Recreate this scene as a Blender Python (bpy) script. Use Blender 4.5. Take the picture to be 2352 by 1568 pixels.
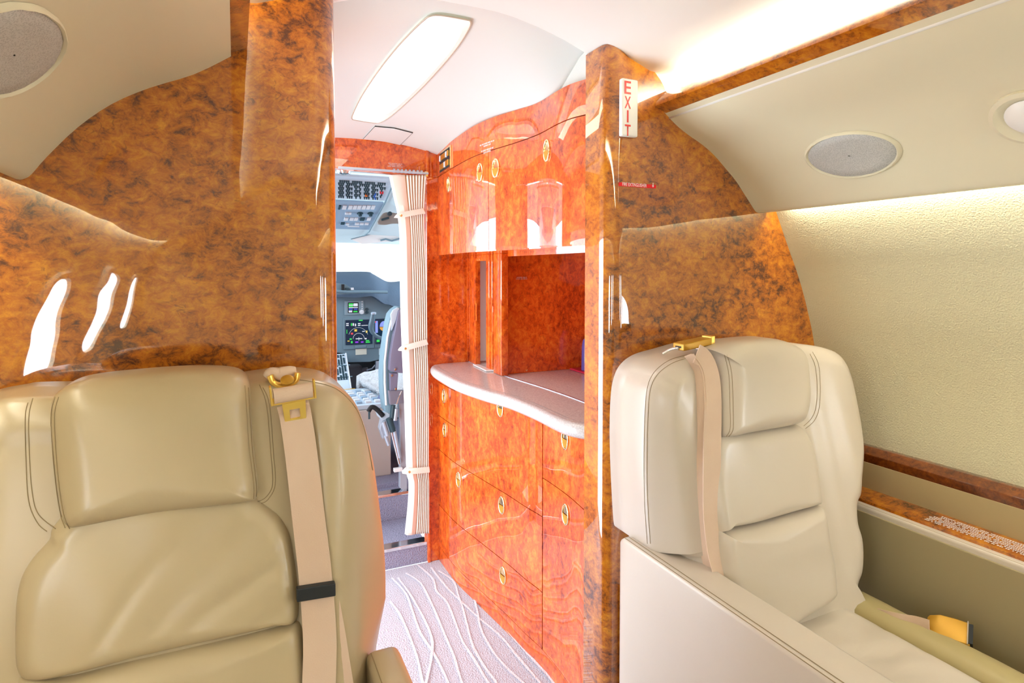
import bpy, bmesh, math, random
from mathutils import Vector, Matrix, noise
random.seed(4)
R = math.radians
scene = bpy.context.scene
for o in list(bpy.data.objects): bpy.data.objects.remove(o)

# ------------------------------------------------------------------ camera, world, lights, exposure
F, EYE, PITCH, VPX, VPY = 1380.0, 1.35, R(2.0), 541.0, 620.0
YAW = math.atan((1176-VPX)/F*math.cos(PITCH))
CY = VPY + math.tan(PITCH)*F
FW = Vector((math.sin(YAW)*math.cos(PITCH), math.cos(YAW)*math.cos(PITCH), -math.sin(PITCH)))
RT = Vector((math.cos(YAW), -math.sin(YAW), 0)); UP = RT.cross(FW)
cd = bpy.data.cameras.new('camera'); cam = bpy.data.objects.new('camera', cd)
scene.collection.objects.link(cam)
cam.matrix_world = Matrix.Translation((0, 0, EYE)) @ Matrix((RT, UP, -FW)).transposed().to_4x4()
cd.sensor_width = 36; cd.lens = 36*F/2352; cd.shift_y = -(CY-784)/2352*-1
cd.clip_start = .02; cd.clip_end = 500
scene.camera = cam

w = bpy.data.worlds.new('sky'); scene.world = w; w.use_nodes = True
bg = w.node_tree.nodes['Background']; bg.inputs[0].default_value = (.86, .94, 1, 1); bg.inputs[1].default_value = 1.6
scene.view_settings.view_transform = 'Standard'; scene.view_settings.look = 'None'
scene.view_settings.exposure = .04; scene.view_settings.gamma = 1.0
scene.view_settings.use_curve_mapping = False
scene.cycles.max_bounces = 10; scene.cycles.diffuse_bounces = 5; scene.cycles.glossy_bounces = 5

def area(name, loc, size, power, col, rot, spread=180):
    l = bpy.data.lights.new(name, 'AREA'); l.shape = 'RECTANGLE'; l.size, l.size_y = size
    l.energy = power; l.color = col; l.spread = R(spread)
    o = bpy.data.objects.new(name, l); scene.collection.objects.link(o)
    o.location = loc; o.rotation_euler = [R(a) for a in rot]; return o
WARM = (1, .91, .74); DAY = (.84, .91, 1)
# daylight through the open cabin door on the left of the vestibule
area('door_daylight', (-.40, 2.03, .78), (1.45, 1.1), 36, DAY, (0, -90, 0))
# cockpit daylight: side windows and windscreen
area('cockpit_left_daylight', (-.45, 3.9, 1.45), (.5, 1.1), 20, DAY, (0, -90, 0))
area('cockpit_right_daylight', (1.45, 3.9, 1.45), (.5, 1.1), 12, DAY, (0, 90, 0))
# cove lamps over both wood rails of the cabin, shining up on the ceiling
area('cove_lamp', (1.13, -.4, 1.795), (.06, 3.3), 34, (.95, 1, .84), (0, 145, 0))
area('cove_lamp', (-.09, -.4, 1.795), (.06, 3.3), 34, (.98, 1, .78), (0, -145, 0))
# wash lamps in the slots under both valances, shining down the side walls
area('wash_lamp', (1.437, -.4, 1.545), (.02, 3.3), 10, WARM, (0, -12, 0))
area('wash_lamp', (-.397, -.4, 1.545), (.02, 3.3), 10, WARM, (0, 12, 0))
# added fill lights at the unseen cabin ceiling behind the camera
area('cabin_fill', (.52, -.25, 2.0), (.30, .9), 14, (1, .93, .80), (0, 0, 0))
area('cabin_fill', (.52, -1.6, 2.0), (.30, .8), 17, (1, .93, .80), (0, 0, 0))
area('vestibule_lamp', (.46, 1.85, 1.9), (.12, .75), 1.5, (1, .9, .72), (0, 0, 0))

# ------------------------------------------------------------------ helpers
def ray(x, y): return FW + RT*((x-1176)/F) + UP*((CY-y)/F)
def at(x, y, X=None, Y=None, Z=None):
    d = ray(x, y)
    s = X/d.x if X is not None else Y/d.y if Y is not None else (Z-EYE)/d.z
    return Vector((d.x*s, d.y*s, EYE+d.z*s))
def on_curve(cv, x, y):
    """a plan curve [(Y,X)..]: where the sight line through the pixel meets the upright surface over it"""
    d = ray(x, y); best = None
    for (ya, xa), (yb, xb) in zip(cv, cv[1:]):
        fa = xa*d.y-ya*d.x; fb = xb*d.y-yb*d.x
        if fa*fb <= 0 and fa != fb:
            t = fa/(fa-fb); Y = ya+(yb-ya)*t; X = xa+(xb-xa)*t
            s = Y/d.y; return Vector((X, Y, EYE+d.z*s))
    return at(x, y, Y=cv[0][0])
def on_sect(pr, x, y):
    """a cross section [(X,Z)..] carried along the cabin: where the sight line meets it"""
    d = ray(x, y)
    for (xa, za), (xb, zb) in zip(pr, pr[1:]):
        fa = xa*d.z-(za-EYE)*d.x; fb = xb*d.z-(zb-EYE)*d.x
        if fa*fb <= 0 and fa != fb:
            t = fa/(fa-fb); X = xa+(xb-xa)*t; Z = za+(zb-za)*t
            s = (X/d.x) if abs(d.x) > 1e-6 else (Z-EYE)/d.z
            if s > 0: return Vector((X, d.y*s, Z))
    return None
def cat(pts, n=8, closed=False):
    pts = [tuple(p) for p in pts]; out = []; N = len(pts)
    rng = range(N) if closed else range(N-1)
    for i in rng:
        if closed: p = [pts[(i+k-1) % N] for k in range(4)]
        else: p = [pts[max(0, min(N-1, i+k-1))] for k in range(4)]
        for j in range(n):
            t = j/n
            out.append(tuple(.5*(2*p[1][a]+(p[2][a]-p[0][a])*t+(2*p[0][a]-5*p[1][a]+4*p[2][a]-p[3][a])*t*t+(3*p[1][a]-p[0][a]-3*p[2][a]+p[3][a])*t**3) for a in range(len(p[1]))))
    if not closed: out.append(pts[-1])
    return out
def lerp(a, b, t): return a+(b-a)*t
def sst(a, b, x):
    t = max(0, min(1, (x-a)/(b-a))); return t*t*(3-2*t)
def wl(o):
    v = Vector((0, 0, 0))
    while o: v += o.location; o = o.parent
    return v
def put(name, me, mat, parent=None, **kw):
    o = bpy.data.objects.new(name, me); scene.collection.objects.link(o)
    if parent:
        o.parent = parent; off = wl(parent)
        me.transform(Matrix.Translation(-off))
    for m in (mat if isinstance(mat, (list, tuple)) else [mat]): me.materials.append(m)
    for k, v in kw.items(): o[k] = v
    return o
def thing(name, loc, label, category, group=None):
    o = bpy.data.objects.new(name, None); scene.collection.objects.link(o)
    o.empty_display_size = .05; o.location = loc; o['label'] = label; o['category'] = category
    if group: o['group'] = group
    return o
def tag(o, label, category, group=None):
    o['label'] = label; o['category'] = category
    if group: o['group'] = group
    return o
class MB:
    def __init__(s): s.v = []; s.f = []; s.mi = []
    def add(s, vs, fs, mi=0):
        b = len(s.v); s.v += [tuple(v) for v in vs]
        for f in fs: s.f.append([b+i for i in f]); s.mi.append(mi)
        return s
    def box(s, lo, hi, mi=0):
        x0, y0, z0 = lo; x1, y1, z1 = hi
        return s.add([(x0,y0,z0),(x1,y0,z0),(x1,y1,z0),(x0,y1,z0),(x0,y0,z1),(x1,y0,z1),(x1,y1,z1),(x0,y1,z1)],
            [(3,2,1,0),(4,5,6,7),(0,1,5,4),(1,2,6,5),(2,3,7,6),(3,0,4,7)], mi)
    def obox(s, c, ax, ay, az, mi=0):
        """box from centre and three half axes"""
        c, ax, ay, az = map(Vector, (c, ax, ay, az))
        vs = [c+ax*i+ay*j+az*k for k in (-1, 1) for (i, j) in ((-1,-1),(1,-1),(1,1),(-1,1))]
        return s.add(vs, [(3,2,1,0),(4,5,6,7),(0,1,5,4),(1,2,6,5),(2,3,7,6),(3,0,4,7)], mi)
    def prism(s, poly, d, mi=0):
        n = len(poly); d = Vector(d); a = [Vector(p) for p in poly]
        return s.add(a+[p+d for p in a], [list(range(n))[::-1], list(range(n, 2*n))]+[(i, (i+1) % n, n+(i+1) % n, n+i) for i in range(n)], mi)
    def grid(s, rows, mi=0, cu=False, cv=False):
        m, n = len(rows), len(rows[0]); vs = [p for r in rows for p in r]
        fs = [(i*n+j, i*n+(j+1) % n, ((i+1) % m)*n+(j+1) % n, ((i+1) % m)*n+j) for i in range(m if cv else m-1) for j in range(n if cu else n-1)]
        return s.add(vs, fs, mi)
    def tube(s, pts, r, n=8, mi=0, closed=False, flat=1.0):
        pts = [Vector(p) for p in pts]; rows = []; N = len(pts); u = None
        for i, p in enumerate(pts):
            if closed: t = (pts[(i+1) % N]-pts[i-1]).normalized()
            else: t = (pts[min(N-1, i+1)]-pts[max(0, i-1)]).normalized()
            if u is None: u = t.orthogonal().normalized()
            u = (u-t*u.dot(t)).normalized(); v = t.cross(u)
            rr = r[i] if isinstance(r, (list, tuple)) else r
            rows.append([p+(u*math.cos(a)+v*math.sin(a)*flat)*rr for a in [2*math.pi*k/n for k in range(n)]])
        b = len(s.v); s.grid(rows, mi, cu=True, cv=closed)
        if not closed: s.f.append([b+k for k in range(n)][::-1]); s.f.append([b+(N-1)*n+k for k in range(n)]); s.mi += [mi, mi]
        return s
    def lathe(s, c, ax, prof, n=24, mi=0, sx=1, sy=1, ux=None):
        """prof [(radius, height)..] about axis ax from c, optional elliptical scale"""
        c = Vector(c); ax = Vector(ax).normalized(); u = Vector(ux).normalized() if ux else ax.orthogonal().normalized()
        u = (u-ax*u.dot(ax)).normalized(); v = ax.cross(u)
        rows = [[c+ax*h+(u*math.cos(a)*sx+v*math.sin(a)*sy)*r for a in [2*math.pi*k/n for k in range(n)]] for r, h in prof]
        b = len(s.v); s.grid(rows, mi, cu=True)
        if prof[0][0] > 1e-5: s.f.append([b+k for k in range(n)][::-1]); s.mi.append(mi)
        if prof[-1][0] > 1e-5: s.f.append([b+(len(prof)-1)*n+k for k in range(n)]); s.mi.append(mi)
        return s
    def build(s, name, mat, parent=None, smooth=None, bevel=0, seg=2, **kw):
        me = bpy.data.meshes.new(name); me.from_pydata(s.v, [], s.f); me.update()
        for p, m in zip(me.polygons, s.mi): p.material_index = m
        bm = bmesh.new(); bm.from_mesh(me); bmesh.ops.remove_doubles(bm, verts=bm.verts, dist=1e-6)
        bmesh.ops.recalc_face_normals(bm, faces=bm.faces)
        if bevel:
            es = [e for e in bm.edges if len(e.link_faces) == 2 and e.calc_face_angle(0) > .5]
            bmesh.ops.bevel(bm, geom=es, offset=bevel, segments=seg, affect='EDGES', profile=.6, clamp_overlap=True)
        if smooth is not None:
            for f in bm.faces: f.smooth = True
            for e in bm.edges:
                if len(e.link_faces) == 2 and e.calc_face_angle(0) > R(smooth): e.smooth = False
        bm.to_mesh(me); bm.free()
        return put(name, me, mat, parent, **kw)
def ribbon(pts, width, side, thick=.002):
    """flat strap through pts, side = direction(s) across it"""
    m = MB(); a = []; pts = [Vector(p) for p in pts]
    for i, p in enumerate(pts):
        sd = Vector(side[i] if isinstance(side, list) else side).normalized()
        t = (pts[min(len(pts)-1, i+1)]-pts[max(0, i-1)]).normalized(); sd = (sd-t*sd.dot(t)).normalized()
        nn = t.cross(sd)*thick; h = sd*width/2
        a.append([p-h-nn, p+h-nn, p+h+nn, p-h+nn])
    b = len(m.v); m.grid(a, cu=True); n = len(a)
    m.f += [[3,2,1,0], [(n-1)*4+k for k in range(4)]]; m.mi += [0, 0]
    return m

# ------------------------------------------------------------------ materials
def M(name, col, rough=.5, metal=0, coat=0, bump=None, noise_mix=None, emit=None, sheen=0, trans=0, spec=.5, ior=1.45, alpha=1):
    m = bpy.data.materials.new(name); m.use_nodes = True; nt = m.node_tree; b = nt.nodes['Principled BSDF']
    b.inputs['Base Color'].default_value = (*col, 1); b.inputs['Roughness'].default_value = rough
    b.inputs['Metallic'].default_value = metal; b.inputs['Coat Weight'].default_value = coat; b.inputs['Coat Roughness'].default_value = .03 if coat >= .4 or not coat else .22
    b.inputs['Transmission Weight'].default_value = trans; b.inputs['Specular IOR Level'].default_value = spec; b.inputs['IOR'].default_value = ior
    b.inputs['Sheen Weight'].default_value = sheen; b.inputs['Alpha'].default_value = alpha
    tc = nt.nodes.new('ShaderNodeTexCoord')
    def nz(scale, detail=4, dist=0):
        n = nt.nodes.new('ShaderNodeTexNoise'); n.inputs['Scale'].default_value = scale; n.inputs['Detail'].default_value = detail
        n.inputs['Distortion'].default_value = dist; nt.links.new(tc.outputs['Object'], n.inputs['Vector']); return n
    if noise_mix:                                   # (scale, colour2, amount)
        n = nz(noise_mix[0]); mx = nt.nodes.new('ShaderNodeMix'); mx.data_type = 'RGBA'
        rp = nt.nodes.new('ShaderNodeMapRange'); rp.inputs[1].default_value = .35; rp.inputs[2].default_value = .65; rp.inputs[4].default_value = noise_mix[2]
        nt.links.new(n.outputs['Fac'], rp.inputs[0]); nt.links.new(rp.outputs[0], mx.inputs[0])
        mx.inputs[6].default_value = (*col, 1); mx.inputs[7].default_value = (*noise_mix[1], 1)
        nt.links.new(mx.outputs[2], b.inputs['Base Color'])
    if bump:                                        # (scale, strength, distance)
        n = nz(bump[0], 3); bp = nt.nodes.new('ShaderNodeBump'); bp.inputs['Strength'].default_value = bump[1]; bp.inputs['Distance'].default_value = bump[2]
        nt.links.new(n.outputs['Fac'], bp.inputs['Height']); nt.links.new(bp.outputs[0], b.inputs['Normal'])
    if emit: b.inputs['Emission Color'].default_value = (*emit[0], 1); b.inputs['Emission Strength'].default_value = emit[1]
    return m
def burl(name, dark, mid, light, scale=1.0, wav=.0, spec=.5, lo=.36, hi=.66, coat_ior=1.7, zs=1.3):
    """clear-lacquered burl veneer: mottled clusters of dark curls and fine eyes"""
    m = bpy.data.materials.new(name); m.use_nodes = True; nt = m.node_tree; N = nt.nodes; Lk = nt.links.new; b = N['Principled BSDF']
    tc = N.new('ShaderNodeTexCoord'); mp = N.new('ShaderNodeMapping'); Lk(tc.outputs['Object'], mp.inputs['Vector'])
    mp.inputs['Scale'].default_value = (scale, scale, scale*zs)
    def nz(s, d, di, rough=.6, src=None):
        n = N.new('ShaderNodeTexNoise'); n.inputs['Scale'].default_value = s; n.inputs['Detail'].default_value = d
        n.inputs['Distortion'].default_value = di; n.inputs['Roughness'].default_value = rough; Lk(src or mp.outputs[0], n.inputs['Vector']); return n
    def mth(op, a, b_):
        n = N.new('ShaderNodeMath'); n.operation = op
        for i_, q in enumerate((a, b_)):
            if isinstance(q, (int, float)): n.inputs[i_].default_value = q
            else: Lk(q, n.inputs[i_])
        return n.outputs[0]
    a = nz(34, 12, .45, .76); c = nz(5.5, 4, .4); e_ = nz(70, 4, .9, .6)
    v = mth('ADD', mth('MULTIPLY', a.outputs['Fac'], .62), mth('ADD', mth('MULTIPLY', c.outputs['Fac'], .30), mth('MULTIPLY', e_.outputs['Fac'], .08)))
    rp = N.new('ShaderNodeValToRGB'); e = rp.color_ramp.elements
    e[0].position = lo; e[0].color = (*dark, 1); e[1].position = hi; e[1].color = (*light, 1)
    q = e.new(lerp(lo, hi, .42)); q.color = (*mid, 1); Lk(v, rp.inputs[0])
    vr = N.new('ShaderNodeMapRange'); vr.inputs[1].default_value = .57; vr.inputs[2].default_value = .66; Lk(nz(48, 3, 1.4).outputs['Fac'], vr.inputs[0])
    cl = N.new('ShaderNodeMapRange'); cl.inputs[1].default_value = .45; cl.inputs[2].default_value = .58; Lk(nz(7, 2, 0).outputs['Fac'], cl.inputs[0])
    mm = mth('MULTIPLY', mth('MULTIPLY', vr.outputs[0], cl.outputs[0]), .5)
    mx = N.new('ShaderNodeMix'); mx.data_type = 'RGBA'; Lk(mm, mx.inputs[0]); Lk(rp.outputs[0], mx.inputs[6]); mx.inputs[7].default_value = (*dark, 1)
    Lk(mx.outputs[2], b.inputs['Base Color'])
    b.inputs['Roughness'].default_value = .45; b.inputs['Coat Weight'].default_value = 1; b.inputs['Coat Roughness'].default_value = .015; b.inputs['Coat IOR'].default_value = coat_ior
    b.inputs['Specular IOR Level'].default_value = spec
    if wav:
        wn = nz(3.2, 2, 0); bp = N.new('ShaderNodeBump'); bp.inputs['Strength'].default_value = 1; bp.inputs['Distance'].default_value = wav
        Lk(wn.outputs['Fac'], bp.inputs['Height']); Lk(bp.outputs[0], b.inputs['Coat Normal'])
    return m
BURL = burl('cabin_lit_burl', (.075, .015, .001), (.42, .112, .0015), (.66, .255, .005), wav=.0026, spec=.2, lo=.40, hi=.62, coat_ior=2.0)
BURLG = burl('galley_lit_burl', (.26, .022, .001), (.68, .095, .005), (.90, .26, .025), scale=1.3, wav=.0012, spec=.2, lo=.39, hi=.64, zs=.75)  # galley copy of the cabin veneer, its different lighting put into the colour
BURLD = burl('dark_burl_veneer', (.03, .005, .001), (.14, .030, .003), (.32, .08, .006), scale=1.6, spec=.2)
GROOVE = M('dark_joint', (.05, .012, .004), .6)
CREAM = M('cream_lining', (.72, .68, .51), .55, bump=(350, .08, .001))
CEIL = M('ceiling_lining', (.86, .86, .79), .6, bump=(300, .05, .001))
CEILV = M('vestibule_lining', (.66, .70, .67), .35, coat=.15)
WALLF = M('side_wall_fabric', (.64, .61, .42), .9, bump=(260, .55, .004))
BAND = M('band_vinyl', (.40, .31, .16), .6, bump=(300, .1, .001))
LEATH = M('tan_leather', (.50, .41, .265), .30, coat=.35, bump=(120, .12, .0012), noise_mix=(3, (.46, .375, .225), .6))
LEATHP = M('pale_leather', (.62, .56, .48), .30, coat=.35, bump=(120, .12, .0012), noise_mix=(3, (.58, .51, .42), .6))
ARM_SHADED = M('shaded_arm_vinyl', (.36, .30, .17), .6, bump=(300, .1, .001))  # dim light on the inner arm face put into its colour
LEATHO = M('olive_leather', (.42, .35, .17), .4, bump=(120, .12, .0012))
STITCH = M('stitching', (.30, .23, .13), .8)
BELT = M('belt_webbing', (.70, .54, .42), .7, bump=(600, .3, .001), noise_mix=(6, (.62, .45, .33), .7))
RUBBER = M('black_rubber', (.02, .025, .03), .5)
GOLD = M('polished_gold', (1.0, .70, .16), .28, .9)
GOLDD = M('satin_gold', (.52, .28, .03), .38, .35)
BRASS = M('pale_brass', (1.0, .80, .45), .15, 1)
CHROME = M('chrome', (.85, .87, .9), .12, 1)
STONE = M('grey_solid_surface', (.64, .63, .63), .22, coat=.4, noise_mix=(220, (.46, .43, .42), .8))
CARPET = M('grey_carpet', (.62, .65, .74), .95, bump=(180, 1, .006), noise_mix=(260, (.48, .51, .60), 1))
CARPETL = M('white_carpet_line', (.78, .80, .86), .95, bump=(200, 1, .004))
CARPETB = M('lavender_carpet', (.38, .38, .50), .95, bump=(160, 1, .008), noise_mix=(200, (.27, .27, .40), 1))
WHITEP = M('white_plastic', (.86, .87, .86), .3)
GREYM = M('speaker_mesh', (.42, .43, .41), .55, .1)
RED = M('red_plastic', (.80, .01, .02), .35)
REDL = M('red_lettering', (.62, .03, .03), .4)
INKW = M('white_lettering', (.92, .92, .95), .5)
LENS = M('lamp_lens', (.9, .9, .9), .3, emit=((1, .90, .70), 1.3))
LENSR = M('lamp_lens_rim', (.80, .80, .82), .3, emit=((1, .88, .66), .25))
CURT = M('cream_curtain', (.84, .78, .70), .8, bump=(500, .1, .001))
CURT_SHADED = M('shaded_curtain_pleat', (.42, .22, .08), .75)  # shade between the pleats put into the colour of alternate fold faces
SLATE = M('slate_glareshield', (.085, .13, .19), .85, bump=(90, .3, .004))
PANEL = M('blue_grey_panel', (.17, .27, .33), .5)
PANELL = M('pale_blue_panel', (.55, .66, .76), .5)
PANELM = M('mid_blue_panel', (.30, .44, .58), .5)
SKYTR = M('pale_cockpit_trim', (.62, .76, .80), .5)
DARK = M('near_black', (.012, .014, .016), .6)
KNOB = M('dark_knob', (.03, .07, .09), .4)
KEYW = M('pale_key', (.72, .76, .80), .4)
KEYB = M('blue_key', (.02, .14, .62), .4)
ORNG = M('orange_cap', (.95, .22, .02), .4)
SCREEN = M('dark_screen', (.006, .014, .03), .12, emit=((.01, .05, .10), .4))
def em(n, c, s=1.0): return M(n, (.0, .0, .0), .5, emit=(c, s))
EG, EY, EM_, EW, EBL, EO, ER, EN = em('green_glow', (.05, .8, .12)), em('yellow_glow', (.8, .6, .1)), em('violet_glow', (.35, .05, .9)), em('white_glow', (.75, .8, .9)), em('sky_glow', (.28, .36, .95)), em('ochre_glow', (.8, .4, .08)), em('red_glow', (.8, .08, .1)), em('navy_glow', (.04, .08, .4))
SHEEP = M('sheepskin', (.80, .86, .90), 1, bump=(120, 1, .02), sheen=.5)
SEATB = M('grey_violet_shell', (.20, .19, .28), .5)
SEATC = M('blue_grey_seat_cloth', (.24, .38, .46), .8)
ALU = M('blue_grey_metal', (.50, .58, .68), .4, .4)
BEIGE = M('beige_box', (.50, .44, .40), .7)
PAPER = M('cream_paper', (.78, .80, .68), .8)
GLASS = M('clear_glass', (.95, .95, 1), .02, trans=1, ior=1.45)
BLUEG = M('blue_glass', (.25, .22, .85), .05, trans=.6, ior=1.45)
SILVER = M('track_metal', (.60, .70, .88), .25, .7)
RUBY = M('red_tray', (.55, .02, .06), .3)
SHADE = M('window_shade', (.8, .8, .8), .7, emit=((.88, .93, 1), 10.0))

# ------------------------------------------------------------------ cross sections (X, Z), measured from the joint with the bulkhead
XC, YB, YK, YD, YR = .52, 1.30, 1.41, 2.65, -2.3
def mir(p): return [(2*XC-x, z) for x, z in p]
val_R = [(1.044,1.771),(1.083,1.742),(1.125,1.719),(1.176,1.696),(1.220,1.670),(1.259,1.639),(1.299,1.606),(1.330,1.573),(1.362,1.538),(1.377,1.522),(1.390,1.517),(1.424,1.519)]
val_L = [(-.002,1.764),(-.066,1.721),(-.140,1.686),(-.199,1.650),(-.251,1.603),(-.297,1.547),(-.318,1.517),(-.328,1.508),(-.340,1.506),(-.36,1.516),(-.384,1.519)]
wall_Rp = [(1.43,1.60),(1.452,1.55),(1.458,1.53),(1.515,1.416),(1.548,1.353),(1.579,1.285),(1.606,1.212),(1.629,1.138),(1.645,1.05),(1.65,.95),(1.645,.845)]
ceil_h = [(.52,2.02),(.60,2.019),(.653,2.014),(.728,2.0),(.806,1.979),(.877,1.953),(.94,1.915),(1.0,1.893),(1.07,1.885),(1.15,1.87),(1.2,1.84),(1.2,1.76),(1.06,1.755)]
ceil_p = mir(ceil_h)[::-1]+ceil_h[1:]
rail_R = [(1.044,1.770),(1.012,1.782),(1.016,1.794),(1.052,1.828),(1.075,1.826),(1.082,1.75)]
def extrude(prof, y0, y1, n=1, thick=0):
    rows = []
    for j in range(n+1):
        y = lerp(y0, y1, j/n); rows.append([(x, y, z) for x, z in prof])
    return MB().grid(rows)
def struct(o): o['kind'] = 'structure'; return o
def solid(o, t, off=1):
    md = o.modifiers.new('solidify', 'SOLIDIFY'); md.thickness = t; md.offset = off; return o

# floor
struct(MB().box((-1.0, YR-.1, -.05), (2.1, YD, 0)).build('floor', CARPET))
floor = bpy.data.objects['floor']
def px3(l): return [(740+x/2.76, 1000+y/2.76) for x, y in l]
lines = [[(600,815),(700,905),(725,985),(790,1055),(842,1180),(888,1300),(965,1420),(1060,1575),(1200,1750)],
 [(690,835),(780,950),(880,1050),(1000,1160),(1130,1270),(1240,1400),(1390,1575),(1500,1700)],
 [(735,855),(830,920),(862,1010),(890,1090),(918,1200),(955,1330),(1020,1450),(1110,1575),(1180,1700)],
 [(530,870),(620,930),(672,1020),(722,1130),(780,1270),(835,1400),(890,1575),(980,1750)],
 [(440,900),(530,1000),(575,1120),(622,1250),(700,1370),(770,1500),(830,1650)],
 [(962,1020),(985,1120),(1008,1230),(1085,1370),(1180,1480),(1300,1590),(1420,1720)],
 [(430,1050),(490,1130),(545,1250),(600,1400),(640,1575),(690,1700)],
 [(480,900),(560,1010),(645,1160),(695,1290),(692,1400),(655,1575),(600,1700)],
 [(1120,1170),(1220,1290),(1320,1400),(1440,1530),(1520,1640)]]
mb = MB()
for li, l in enumerate(lines):
    pts = [at(x, y, Z=.003+li*.0004) for x, y in cat(px3(l), 6)]
    w_ = []
    for i, p in enumerate(pts):
        t = (pts[min(len(pts)-1, i+1)]-pts[max(0, i-1)]); t.z = 0; t.normalize(); s_ = Vector((-t.y, t.x, 0))*(.0042+.0015*noise.noise(p*9))
        w_.append([p-s_, p+s_])
    mb.grid(w_)
mb.build('woven_line', CARPETL, floor, kind='stuff')

# cabin lining
struct(solid(extrude(ceil_p, YR, YK, 4).build('ceiling', CEIL, smooth=40), .02, -1))
for side, pr in (('right', cat(val_R, 3)), ('left', cat(val_L, 3))):
    o = extrude(pr, YR, YB, 20).build('trim_1' if side == 'right' else 'trim_2', CREAM, smooth=60); struct(o)
wp = cat(wall_Rp, 4)
struct(extrude(wp, YR, YB, 8).build('wall_right', WALLF, smooth=60))
struct(extrude(mir(wp), YR, YB, 8).build('wall_left', WALLF, smooth=60))
for nm, mr, yend in (('trim_3', False, YB), ('trim_4', True, YB)):
    pr = mir(rail_R) if mr else rail_R
    struct(MB().prism([(x, YR, z) for x, z in pr], (0, yend-YR, 0)).build(nm, BURL, bevel=.0025, smooth=40))
# pale end plate of the lamp cove above each rail
cove = [(.90,1.96),(1.0,1.90),(1.2,1.87),(1.2,1.75),(1.0,1.79)]
for nm, pr in (('trim_5', cove), ('trim_6', mir(cove))):
    struct(MB().prism([(x, YB+.012, z) for x, z in pr], (0, .02, 0)).build(nm, CEIL))
# lower side lining: dark bead, beige band, wood ledge
for nm0, mr in ((7, False), (10, True)):
    g = (lambda p: mir(p)) if mr else (lambda p: p)
    parts_ = [('trim_%d' % nm0, [(1.60,.835),(1.625,.85),(1.655,.85),(1.655,.815),(1.60,.808)], BURLD), ('trim_%d' % (nm0+1), [(1.598,.812),(1.66,.812),(1.66,.70),(1.592,.70)], BAND), ('trim_%d' % (nm0+2), [(1.52,.735),(1.598,.742),(1.598,.70),(1.515,.70)], BURL)]
    for nm, pr, mt in parts_:
        struct(MB().prism([(x, YR, z) for x, z in g(pr)], (0, YB-YR, 0)).build(nm, mt, bevel=.002, smooth=40))
for nm, x0, x1 in (('baseboard_right', 1.53, 1.66), ('baseboard_left', -.62, -.49)):
    struct(MB().box((x0, YR, 0), (x1, YB, .70)).build(nm, BAND))
struct(MB().box((-.8, YR-.04, 0), (1.85, YR, 2.1)).build('wall_rear', CREAM))

# main bulkheads
def nose(xe, d, y0, y1, r=.045):
    """rounded free edge: front corner big radius"""
    pts = []
    for k in range(9):
        a = math.pi/2*k/8; pts.append((xe+d*(r-r*math.cos(a)), y0+r-r*math.sin(a)))
    return pts
def bulkhead(name, top, xe, d, mat):
    """top: [(x,z)] from free edge outwards"""
    ed = nose(xe, d, YB, YK)            # (x,y) from back side to front
    rows = []
    m = MB()
    ztop = top[0][1]
    prof = [(xe, YK)]+ed
    zs = [0, .5, 1, 1.5, ztop]
    m.grid([[(x, y, z) for x, y in prof] for z in zs])
    # front face and back face polygons
    fx = prof[-1][0]
    fr = [(fx, YB, 0), (fx, YB, ztop)]+[(x, YB, z) for x, z in top if (x-fx)*d > 1e-4]+[(top[-1][0], YB, 0)]
    m.add(fr, [list(range(len(fr)))])
    bk = [(xe, YK, 0), (xe, YK, ztop)]+[(x, YK, z) for x, z in top if (x-xe)*d > 1e-4]+[(top[-1][0], YK, 0)]
    m.add(bk, [list(range(len(bk)))])
    # top strip
    ft = [(fx, YB, ztop)]+[(x, YB, z) for x, z in top if (x-fx)*d > 1e-4]
    bt = [(fx, YK, ztop)]+[(x, YK, z) for x, z in top if (x-fx)*d > 1e-4]
    m.grid([ft, bt])
    m.add([(x, y, ztop) for x, y in prof]+[(fx, YK, ztop)], [list(range(len(prof)+1))])
    return struct(m.build(name, mat, smooth=35))
topR = [(.868,1.930),(.89,1.930),(.905,1.927),(.923,1.914),(.972,1.893),(1.007,1.875),(1.033,1.852),(1.050,1.826),(1.07,1.80),(1.30,1.72),(1.72,1.60)]
topR = [(.868,1.930)]+cat(topR[1:8], 4)+topR[8:]
bulkhead('wall_front_right', topR, .868, 1, BURL)
topL = [(.198,1.985)]+[(x, z) for x, z in mir([(.92,1.95),(.972,1.895),(1.007,1.875),(1.033,1.852),(1.050,1.826),(1.07,1.80),(1.30,1.72),(1.72,1.60)])]
bulkhead('wall_front_left', topL, .198, -1, BURL)

# ------------------------------------------------------------------ vestibule shell
zc = lambda Y: 2.02-.105*(Y-YK)/(YD-YK)
def vz(X, Y):
    c = zc(Y); e = lerp(1.955, 1.866, sst(YK, YK+.22, Y)); u = min(1, abs(X-.505)/.37)
    return e+(c-e)*(1-u**2.3)
rows = []
for j in range(25):
    Y = lerp(YK, YD+.02, j/24)
    xs = [.505+.375*math.sin(math.pi/2*k/24) for k in range(-24, 25)]
    r_ = [(x, Y, vz(x, Y)) for x in xs]
    rows.append([(-.5, Y, 1.85), (.128, Y, 1.855)]+r_+[(.882, Y, 1.862), (1.5, Y, 1.86)])
vc = MB().grid(rows).build('ceiling_vestibule', CEILV, smooth=70); struct(vc)
aj = MB().tube([(x, YK, z-.0005) for x, z in ceil_p if .1 < x < .94], .0028, 6).build('trim_14', M('joint_bead', (.42, .42, .30), .6), smooth=60); struct(aj)
# wall above the arch joint closing the gap between the two ceilings
struct(MB().box((-.5, YK-.005, 2.02), (1.6, YK+.02, 2.2)).build('trim_13', CEIL))
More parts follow.
